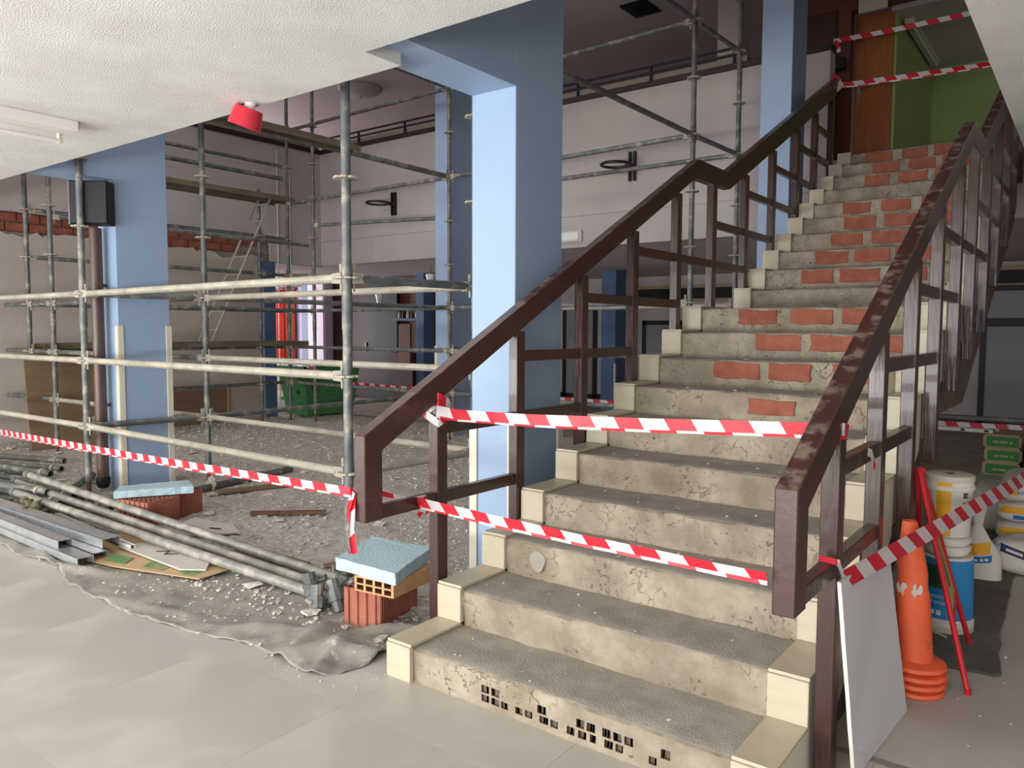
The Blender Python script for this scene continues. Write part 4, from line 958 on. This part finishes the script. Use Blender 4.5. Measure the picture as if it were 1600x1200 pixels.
b, rf = bucket(wx, wy, .49, .098, .108, .29, 'topmost white bucket with a yellow stripe label', rims=(.25,), lidded=False)
MB().lathe([(.108, -.002), (.112, .0), (.112, .024), (.106, .028), (.02, .028)], 40, (wx, wy, .775), cap=False).build('lid', Mt['offw'], b, smooth=True)
fc = facing((wx, wy)); cc = (wx, wy, .49)
patch('stripe', cc, rf, fc-.55, fc+.10, .01, .28, 'yellow', b); patch('size_mark', cc, rf, fc+.62, fc+.86, .205, .232, 'navy', b)
cyl_text('22', .018, cc, rf, fc+.74, .218, 'white', b)
for i in range(6): patch('barcode_bar', cc, rf, fc+.62+i*.045, fc+.64+i*.045, .125, .185, 'black', b, .0012, 2)
cyl_text('NT', .055, cc, rf, fc-.98, .205, 'navy', b, 1, 90); cyl_text('IN', .05, cc, rf, fc-1.05, .08, 'navy', b, 1, 90)
# sacks --------------------------------------------------------------
def sack(x0, x1, y0, y1, z0, z1, label, nb=12, p=5.0, mt__='bag', rot=0, sag=.012, group=None, kind='sack'):
    cx, cy, cz = (x0+x1)/2, (y0+y1)/2, (z0+z1)/2
    o = empty(kind, (cx, cy, z0), label, 'sack', group)
    bm = bmesh.new(); bmesh.ops.create_icosphere(bm, subdivisions=4, radius=1)
    m = MB(); vs = []
    for v in bm.verts:
        c = v.co; s = (abs(c.x)**p+abs(c.y)**p+abs(c.z)**p)**(-1/p); q = c*s
        q = Vector((q.x*(x1-x0)/2, q.y*(y1-y0)/2, q.z*(z1-z0)/2))
        e = 1-.26*(abs(q.x)/((x1-x0)/2))**6-.08*(abs(q.y)/((y1-y0)/2))**6
        q.z = q.z*e+sag*noise.noise(Vector((q.x*9+cx, q.y*9, q.z*9+cz*7)))
        q = Matrix.Rotation(rot, 3, 'Z') @ q; vs.append((q.x+cx, q.y+cy, max(z0+.001, q.z+cz)))
    m.add(vs, [tuple(l.index for l in f.verts) for f in bm.faces]); bm.free()
    b_ = m.build('paper_body', Mt[mt__], o, smooth=True, auto=70)
    return o
def wrap(obj, name, mt__, x0, x1, z0, z1, yref, off=.003, nx=10, nz_=3, skew=0):
    """printed band lying on the front of a sack: follows the sack surface"""
    body = [c for c in obj.children if c.name.startswith('paper_body')][0]
    dg = bpy.context.evaluated_depsgraph_get(); dg.update()
    mw = Matrix.Translation(-0*Vector((1, 1, 1)))
    v = []; ok = True
    for i in range(nx+1):
        for j in range(nz_+1):
            x = x0+(x1-x0)*i/nx; z = z0+(z1-z0)*j/nz_+skew*(x-x0)
            hit, loc, nor, _ = body.ray_cast(Vector((x, yref, z)), Vector((0, 1, 0)))
            y = loc.y-off if hit else yref+.02
            v.append((x, y, z))
    f = [(i*(nz_+1)+j, (i+1)*(nz_+1)+j, (i+1)*(nz_+1)+j+1, i*(nz_+1)+j+1) for i in range(nx) for j in range(nz_)]
    n = len(v); v2 = v+[(a, b+.002, c) for a, b, c in v]; f2 = f+[tuple(n+q for q in reversed(t)) for t in f]
    return MB().add(v2, f2).build(name, Mt[mt__], obj)
def sack_text(obj, s, size, x, z, yref, mt__, skew=0, off=.006, shear=0):
    body = [c for c in obj.children if c.name.startswith('paper_body')][0]
    vs, fs = text_mesh(s, size, shear); o = []
    for a, b, _ in vs:
        hit, loc, nor, _i = body.ray_cast(Vector((x+a, yref, z+b+skew*a)), Vector((0, 1, 0)))
        o.append((x+a, (loc.y if hit else yref+.05)-off, z+b+skew*a))
    return MB().add(o, fs).build('lettering', Mt[mt__], obj)
GS = 'white sacks stacked on the right'
s1 = sack(1.93, 2.33, 3.62, 4.3, .007, .145, 'bottom white sack of the stack on the right, mostly hidden', group=GS)
s2 = sack(1.935, 2.30, 3.60, 4.3, .14, .28, 'white sack second from the bottom of its stack', group=GS)
s3 = sack(1.93, 2.315, 3.62, 4.3, .275, .415, 'white sack second from the top of its stack', group=GS)
s4 = sack(1.945, 2.35, 3.60, 4.3, .41, .565, 'topmost white sack of the stack, with blue lettering between yellow squares', group=GS)
for s_, z in ((s2, .20), (s3, .335)):
    wrap(s_, 'yellow_band', 'yellow', 1.955, 2.17, z+.005, z+.05, 3.4); wrap(s_, 'blue_label', 'bluep', 2.04, 2.12, z-.03, z-.002, 3.4)
wrap(s4, 'yellow_band', 'yellow', 1.985, 2.06, .465, .51, 3.4); wrap(s4, 'yellow_band', 'yellow', 2.165, 2.215, .465, .51, 3.4)
sack_text(s4, 'knauf', .050, 2.112, .487, 3.4, 'bluep')
s5 = sack(1.94, 2.50, 3.30, 3.60, .012, .235, 'white sack lying in front of the stack, with a violet printed band', rot=-.06)
wrap(s5, 'violet_band', 'navy', 2.0, 2.30, .155, .205, 3.1, skew=-.25); sack_text(s5, 'knauf', .04, 1.985, .195, 3.1, 'bluep', -.3)
for i, (xa, ln) in enumerate(((2.03, .09), (2.13, .06), (2.20, .05))): wrap(s5, 'pale_print', 'white', xa, xa+ln, .172-.25*(xa-2.0), .188-.25*(xa-2.0), 3.1, off=.006, skew=-.25)
s6 = sack(1.70, 2.1, 4.4, 5.0, .007, .36, 'dusty pale sack half hidden behind the white buckets', mt__='board')
# upright half-empty sack with twisted neck
s7 = empty('sack', (1.91, 3.17, 0), 'half-empty white sack standing upright with a twisted neck', 'sack')
m = MB(); nA, nZ = 28, 16; vs = []
for j in range(nZ+1):
    f = j/nZ; z = .008+.43*f
    rx = .122*(1-.10*f) if f < .35 else (.118-.092*((f-.35)/.4) if f < .75 else .026+.018*((f-.75)/.25)); ry = rx*.62
    for i in range(nA):
        t = 2*math.pi*i/nA+f*.8; k = 1+.10*math.sin(5*t+7*f)*min(1, f*2)+.05*noise.noise(Vector((math.cos(t)*3, math.sin(t)*3, z*9)))
        q = 3.2; s_ = (abs(math.cos(t))**q+abs(math.sin(t))**q)**(-1/q) if f < .3 else 1
        vs.append((1.905+rx*k*s_*math.cos(t)-.02*f, 3.17+ry*k*s_*math.sin(t), z))
m.add(vs, [(j*nA+i, j*nA+(i+1) % nA, (j+1)*nA+(i+1) % nA, (j+1)*nA+i) for j in range(nZ) for i in range(nA)]+[tuple(range(nA-1, -1, -1)), tuple(range(nZ*nA, (nZ+1)*nA))])
m.build('paper_body', Mt['bag'], s7, smooth=True, auto=80)
wrap(s7, 'yellow_band', 'yellow', 1.835, 1.965, .145, .215, 2.9, skew=.22); wrap(s7, 'blue_label', 'bluep', 1.865, 1.975, .105, .145, 2.9, skew=.2)
for xa in (1.885, 1.915, 1.94): wrap(s7, 'pale_print', 'white', xa, xa+.018, .118+.2*(xa-1.865), .133+.2*(xa-1.865), 2.9, off=.006, nx=3, nz_=1)
# packs of green wrapped adhesive farther back
for i in range(3):
    x0 = 1.50+.012*(i == 1); z0 = .007+.147*i
    g = empty('pack', (x0+.17, 7.5, z0), ('lowest', 'middle', 'topmost')[i]+' green and beige pack of the stack under the far scaffold tube', 'pack', 'green packs stacked on the right')
    MB().box((x0, 7.25, z0), (x0+.34, 7.8, z0+.145)).build('wrapper', Mt['tan2'], g, bevel=.018, seg=2)
    MB().box((x0+.03, 7.246, z0+.018), (x0+.315, 7.252, z0+.122)).build('green_print', Mt['greenp'], g, bevel=.002)
    for xa, ln in ((.09, .05), (.15, .07), (.235, .03)): MB().box((x0+xa, 7.244, z0+.055), (x0+xa+ln, 7.248, z0+.078)).build('pale_print', Mt['tan2'], g)
rr_ = empty('cardboard_tube', (1.95, 7.5, 0), 'cardboard tube end by the green packs', 'tube'); MB().hollow((1.95, 7.2, .33), (1.95, 7.9, .33), .045, .03, 16).build('tube', Mt['card'], rr_, smooth=True)
MB().box((1.88, 7.2, .007), (2.02, 7.9, .285)).build('block', Mt['dkframe'], rr_)
for j, (z, xa, xb, y) in enumerate(((.448, .35, 1.62, 7.50), (.448, .40, 1.58, 7.31))):
    br2_ = empty('metal_bar', (xa, y, z), ('upper', 'lower')[j]+' white metal bar with square holes lying on the green packs', 'bar')
    MB().box((xa, y-.02, z), (xb, y+.02, z+.04)).build('bar', Mt['white'], br2_, bevel=.003)
    for xx in (xb-.06, xb-.28, xb-.55): MB().box((xx-.02, y-.024, z+.008), (xx+.02, y-.0195, z+.032)).build('hole', Mt['blackp'], br2_)
mr_ = felt('floor_mat', [(1.80, 1.62), (1.95, 1.57), (2.16, 1.594), (2.13, 1.85), (2.105, 2.15), (2.10, 2.6), (2.08, 3.2), (2.10, 3.9), (2.1, 4.6)], lambda x, y: (1.79, max(1.75, min(4.4, y+.1))), Mt['feltdk'], nu=70, nv=12, amp=.012, seed=4, thick=.003)
tag(mr_, 'dark dusty mat on the floor beneath the buckets and sacks', 'mat'); mr_.location.z = .004
tag(MB().tube((1.80, 2.0, .022), (1.90, 1.93, .022), .006, 8).build('dowel', Mt['offw']), 'thin pale stick lying on the dark mat by the bucket', 'stick')
# ================================================================== HALL BEHIND
strct(MB().box((-14.6, 9.6, 0), (-8.62, 9.75, 2.69)).build('wall_hall', Mt['dkwood']))
def wavy(name, x0, x1, mt__, label):
    m = MB(); n = 40; v = []
    for i in range(n+1):
        x = x0+(x1-x0)*i/n; y = 9.5+.035*math.sin(i*.95)+.01*math.sin(i*2.3)
        v += [(x, y, .72), (x, y, 2.5)]
    m.add(v, [(2*i, 2*i+2, 2*i+3, 2*i+1) for i in range(n)]); c = empty(name, ((x0+x1)/2, 9.5, .72), label, 'curtain')
    o = m.build('cloth', Mt[mt__], c, smooth=True, auto=80); md = o.modifiers.new('t', 'SOLIDIFY'); md.thickness = .008
    MB().tube((x0-.05, 9.5, 2.52), (x1+.05, 9.5, 2.52), .018, 8).build('rod', Mt['dkframe'], c)
wavy('curtain', -13.95, -13.48, 'curtain', 'deep red curtain in the far hall, seen through the left scaffold'); wavy('curtain', -13.42, -13.06, 'curtain2', 'orange-red curtain in the far hall, beside the deep red one')
strct(MB().box((-13.05, 9.52, 0), (-12.74, 9.6, 2.55)).build('trim_6', Mt['lav'])); strct(MB().box((-12.72, 9.42, 0), (-12.38, 9.6, 2.69)).build('trim_7', Mt['bluedk']))
strct(MB().box((-12.36, 9.30, 0), (-11.76, 9.6, 2.6)).build('trim_8', Mt['pink'], bevel=.03))
for i, (a, b_) in enumerate(((-11.70, -11.10), (-11.08, -10.52))):
    d = strct(MB().box((a, 9.54, 0), (b_, 9.6, 2.45)).build('door_%d' % (i+2), Mt['maroon'], bevel=.01)); MB().box((b_-.1, 9.51, 1.05), (b_-.07, 9.54, 1.25)).build('door_handle', Mt['brass'], d)
strct(MB().box((-10.5, 9.5, 0), (-9.6, 9.6, 2.6)).build('door_4', Mt['dkframe']))
sh = empty('bar_shelf', (-9.2, 9.5, 0), 'dark shelf unit in the far hall left of the central column', 'shelf')
MB().box((-9.58, 9.2, 0), (-8.85, 9.55, 1.05)).build('body', Mt['maroon'], sh)
MB().box((-9.2, 9.15, .75), (-8.87, 9.2, 1.65)).build('panel', Mt['dkwood'], sh)
for z in (1.72, 2.02): MB().box((-9.58, 9.3, z), (-8.85, 9.55, z+.05)).build('shelf', Mt['bluedk'], sh)
for i in range(5): 
    bo = empty('bottle', (-9.45+.13*i, 9.42, 1.77), 'small dark bottle on the far shelf', 'bottle', 'bottles on the far shelf'); MB().lathe([(.03, 0), (.032, .1), (.012, .15), (.012, .2)], 12, (-9.45+.13*i, 9.42, 1.77)).build('glass', Mt['dkframe'] if i % 2 else Mt['offw'], bo, smooth=True)
strct(MB().box((-8.84, 9.3, 0), (-8.62, 9.6, 2.69)).build('trim_9', Mt['bluedk']))
for x, y, z, lb in ((-7.3, 8.1, 2.3, 'white pendant lamp under the hall ceiling, left of the blue column'), (-9.6, 9.0, 2.05, 'white pendant lamp hanging low by the dark far doors')):
    p = empty('pendant_lamp', (x, y, z), lb, 'lamp'); MB().lathe([(.05, 0), (.065, .12), (.09, .22), (.09, .24)], 16, (x, y, z)).build('shade', Mt['white'], p, smooth=True); MB().tube((x, y, z+.24), (x, y, 2.69), .006, 6).build('cord', Mt['dkframe'], p)
tl_ = empty('ceiling_lamp', (-12.7, 8.9, 2.6), 'lit strip lamp under the far hall ceiling', 'lamp'); MB().box((-13.2, 8.85, 2.62), (-12.2, 8.97, 2.69)).build('housing', Mt['white'], tl_); MB().tube((-13.15, 8.91, 2.60), (-12.25, 8.91, 2.60), .02, 10).build('tube', Mt['lamp_on'], tl_)
# green skip bin
sk = empty('skip_bin', (-8.5, 6.8, 0), 'green skip bin standing behind the scaffold', 'bin')
m = MB(); X0, X1, Y0, Y1, H_ = -9.0, -8.28, 6.0, 7.25, .86
m.add([(X0+.1, Y0+.12, .05), (X1-.06, Y0+.12, .05), (X1-.06, Y1-.12, .05), (X0+.1, Y1-.12, .05), (X0, Y0, H_), (X1, Y0, H_), (X1, Y1, H_), (X0, Y1, H_), (X0+.04, Y0+.04, H_), (X1-.04, Y0+.04, H_), (X1-.04, Y1-.04, H_), (X0+.04, Y1-.04, H_), (X0+.13, Y0+.15, .08), (X1-.09, Y0+.15, .08), (X1-.09, Y1-.15, .08), (X0+.13, Y1-.15, .08)],
      [(0, 3, 2, 1), (0, 1, 5, 4), (1, 2, 6, 5), (2, 3, 7, 6), (3, 0, 4, 7), (4, 5, 9, 8), (5, 6, 10, 9), (6, 7, 11, 10), (7, 4, 8, 11), (8, 9, 13, 12), (9, 10, 14, 13), (10, 11, 15, 14), (11, 8, 12, 15), (12, 13, 14, 15)])
m.build('body', Mt['green'], sk)
for z in (.30, .60): MB().box((X1-.045+.03*z, Y0+.05, z), (X1+.0+.0*z, Y1-.05, z+.05)).box((X0+.04, Y0-.0+.05*(1-z), z), (X1-.02, Y0+.09, z+.05)).build('rib', Mt['green'], sk)
MB().box((X0-.02, Y0-.02, H_), (X1+.02, Y0+.05, H_+.04)).box((X1-.05, Y0, H_), (X1+.02, Y1, H_+.04)).build('rim', Mt['green'], sk)
for yy in (6.3, 6.95): MB().box((X0+.12, yy, 0), (X1-.1, yy+.12, .06)).build('skid', Mt['green'], sk)
# rear wall details seen through the railing and under the stairs
def framed(n_, x0, x1, z0, z1, y=12.82, panes=None):
    d = strct(MB().box((x0, y-.05, z0), (x0+.09, y, z1)).box((x1-.09, y-.05, z0), (x1, y, z1)).box((x0, y-.05, z1-.09), (x1, y, z1)).box((x0, y-.05, z0), (x1, y, z0+.09)).build('door_%d' % n_, Mt['dkframe']))
    for a, b_ in (panes or [(z0+.09, z1-.09)]):
        MB().box((x0+.09, y-.03, a), (x1-.09, y-.02, b_)).build('pane', Mt['frost'], d)
        if b_ < z1-.1: MB().box((x0+.05, y-.05, b_), (x1-.05, y, b_+.14)).build('transom', Mt['dkframe'], d)
    return d
framed(5, .85, 1.70, 0, 2.3, panes=[(.09, 1.62), (1.76, 2.21)]); framed(6, 1.78, 2.7, 0, 2.3, panes=[(.09, 1.62), (1.76, 2.21)])
framed(7, -5.45, -4.55, 0, 1.75); framed(8, -7.5, -6.6, 0, 2.1)
def louvre(x0, x1, z0, z1, label):
    l = empty('louvre', ((x0+x1)/2, 12.8, z0), label, 'vent')
    MB().box((x0, 12.78, z0-.07), (x1, 12.84, z0)).box((x0, 12.78, z1), (x1, 12.84, z1+.07)).build('frame', Mt['tan2'], l); MB().box((x0, 12.83, z0), (x1, 12.845, z1)).build('recess', Mt['black'], l)
    for i in range(5): z = z0+(z1-z0)*(i+.5)/5; MB().box((x0, 12.80, z-.008), (x1, 12.83, z+.008)).build('slat', Mt['dkframe'], l)
louvre(.8, 2.9, 2.33, 2.55, 'dark louvred grille above the black framed doors, right of the stairs'); louvre(-5.9, -2.2, 2.2, 2.42, 'long dark louvred grille on the rear wall, seen through the stair railing')
strct(MB().box((-4.3, 12.80, .8), (-2.2, 12.84, 1.9)).build('trim_10', Mt['offw'])); strct(MB().box((-18.0, 12.82, 0), (5.0, 12.85, .1)).build('baseboard_rear', Mt['dkframe']))
# ================================================================== BARRIER TAPES
def ribbon(pts, parent, name='film', width=.058, flap=.020, phase=0, sub=10, tilt=0, up_=(0, 0, 1), twist=0, wob=.004):
    P_ = [Vector(p) for p in pts]; path = []
    for i in range(len(P_)-1):
        for k in range(sub): path.append(P_[i]+(P_[i+1]-P_[i])*k/sub)
    path.append(P_[-1]); n = len(path); v = []; uvs = []; s = phase; U = Vector(up_)
    for i, p in enumerate(path):
        d = (path[min(i+1, n-1)]-path[max(i-1, 0)]).normalized(); q = (U-d*U.dot(d)).normalized(); nrm_ = d.cross(q)
        if i: s += (p-path[i-1]).length
        a = tilt+twist*i/(n-1)+.12*noise.noise(Vector((s*2, phase, 0))); q2 = q*math.cos(a)+nrm_*math.sin(a); n2 = d.cross(q2)
        p = p+n2*wob*noise.noise(Vector((s*5, phase, 2)))
        fl_ = flap*(1+.6*noise.noise(Vector((s*1.3, phase, 7))))
        W_ = width if not isinstance(width, tuple) else width[0]+(width[1]-width[0])*i/(n-1)
        v += [p+q2*W_/2, p-q2*W_/2, p-q2*W_/2, p-q2*(W_/2+fl_*.8)+n2*.004]
        uvs += [(s, W_), (s, 0), (s+.085, .0), (s+.085, -fl_)]
    f = []
    for i in range(n-1):
        b = i*4; f.append((b, b+4, b+5, b+1))
        if flap: f.append((b+2, b+6, b+7, b+3))
    me = bpy.data.meshes.new(name); me.from_pydata([tuple(x) for x in v], [], f); uvl = me.uv_layers.new(name='UVMap')
    for l in me.loops: uvl.data[l.index].uv = uvs[l.vertex_index]
    me.materials.append(Mt['tape']); me.polygons.foreach_set('use_smooth', [True]*len(me.polygons))
    o = bpy.data.objects.new(name, me); COL.objects.link(o)
    o.parent = parent; o.matrix_parent_inverse = Matrix.Identity(4); o.location = -Vector(parent.location)
    return o
def tape(label, loc): return empty('barrier_tape', loc, label, 'tape', 'red and white barrier tapes')
def loop(parent, x0, x1, y0, y1, z, w_=.05, skew=.03):
    ribbon([(x0, y0, z), (x1, y0, z+skew), (x1, y1, z), (x0, y1, z-skew*.5), (x0, y0, z)], parent, 'tie', w_, 0, random.random(), sub=4)
t1 = tape('red and white tape strung in front of the scaffold to the farther stair railing', (-2, 0, .7))
ribbon([(-8.95, 1.14, .335), (-5.5, .655, .52), (-2.6, .238, .675), (-.085, -.135, .83), (-.080, -.01, .81), (-.035, .20, .735)], t1, phase=.03, sub=24, width=(.062, .016), flap=.010)
ribbon([(-.082, -.125, .83), (-.105, -.13, .74), (-.10, -.14, .66), (-.085, -.14, .56)], t1, 'loose_end', .055, .0, .05, sub=6, up_=(1, -.3, 0), twist=.5)
ribbon([(-.080, -.115, .83), (-.07, -.135, .75), (-.075, -.14, .67), (-.055, -.14, .565)], t1, 'loose_end', .04, .0, .12, sub=6, up_=(1, -.3, 0), twist=-.4)
t2 = tape('red and white tape strung low across the stairs between the two railings', (.85, 0, .78))
ribbon([(-.02, .205, .735), (.5, .09, .755), (1.1, -.04, .785), (1.708, -.165, .82)], t2, phase=.11, sub=20, tilt=.25, width=(.05, .028), flap=.012)
ribbon([(0.004, .18, .76), (.006, .22, .76), (.006, .215, .70), (.004, .185, .675)], t2, 'tie', .03, 0, .2, sub=4, up_=(0, 1, 0))
ribbon([(.004, .225, .765), (.012, .24, .72), (.006, .245, .665)], t2, 'tie', .022, 0, .33, sub=4, up_=(0, 1, 0))
t3 = tape('red and white tape strung higher across the stairs, second step up', (.85, .35, 1.14))
ribbon([(-.01, .325, 1.145), (.12, .322, 1.135), (.5, .322, 1.14), (1.1, .322, 1.165), (1.705, .322, 1.195), (1.784, .322, 1.20), (1.786, .38, 1.19)], t3, phase=.0, sub=14, tilt=.05, width=(.048, .04), flap=.012)
loop(t3, -.074, .004, .324, .408, 1.15, .06, .05); loop(t3, -.078, .008, .320, .412, 1.125, .035, -.04)
t4 = tape('red and white tape running past the cones and sacks to the right edge', (2, 1.5, .7))
ribbon([(1.790, .375, .69), (1.90, 1.2, .688), (2.10, 2.75, .68), (2.30, 4.3, .675)], t4, phase=.07, sub=20, width=(.056, .074), flap=0, tilt=-.5)
ribbon([(1.73, .28, .775), (1.786, .30, .765), (1.79, .34, .72), (1.79, .345, .665), (1.79, .385, .675)], t4, 'tie', .02, 0, .15, sub=5)
ribbon([(1.786, .66, 1.085), (1.79, .70, 1.075), (1.79, .74, 1.04), (1.79, .765, 1.01)], t4, 'scrap', .03, 0, .0, sub=5)
t5 = tape('upper red and white tape across the top of the stairs', (.9, 6.95, 4.75))
ribbon([(-.08, 6.95, 4.765), (.5, 6.95, 4.752), (1.2, 6.95, 4.757), (1.95, 6.95, 4.78)], t5, phase=.02, sub=16, width=.05, flap=0, tilt=.6)
ribbon([(-.07, 6.94, 4.76), (-.03, 6.94, 4.72), (-.02, 6.94, 4.63)], t5, 'loose_end', .04, 0, .1, sub=5, up_=(1, 0, 0))
t6 = tape('lower red and white tape across the top of the stairs, tied to the handrail end', (.9, 6.93, 4.25))
ribbon([(0.0, 6.91, 4.27), (.15, 6.93, 4.258), (.7, 6.93, 4.235), (1.3, 6.93, 4.215), (1.95, 6.93, 4.21)], t6, phase=.05, sub=14, width=.05, flap=.02, tilt=.4, twist=.7)
ribbon([(-.06, 6.88, 4.37), (.0, 6.89, 4.32), (.02, 6.91, 4.25), (-.03, 6.9, 4.2)], t6, 'tie', .05, 0, .1, sub=6)
t7 = tape('red and white tape strung along the far scaffold tube behind the stairs', (-2, 6.4, .6))
ribbon([(-8.25, 6.03, .92), (-7.3, 6.1, .66), (-5.0, 6.35, .60), (-1.1, 6.545, .59), (1.0, 6.60, .59), (2.65, 6.68, .60)], t7, phase=.02, sub=20, width=.05, flap=0)
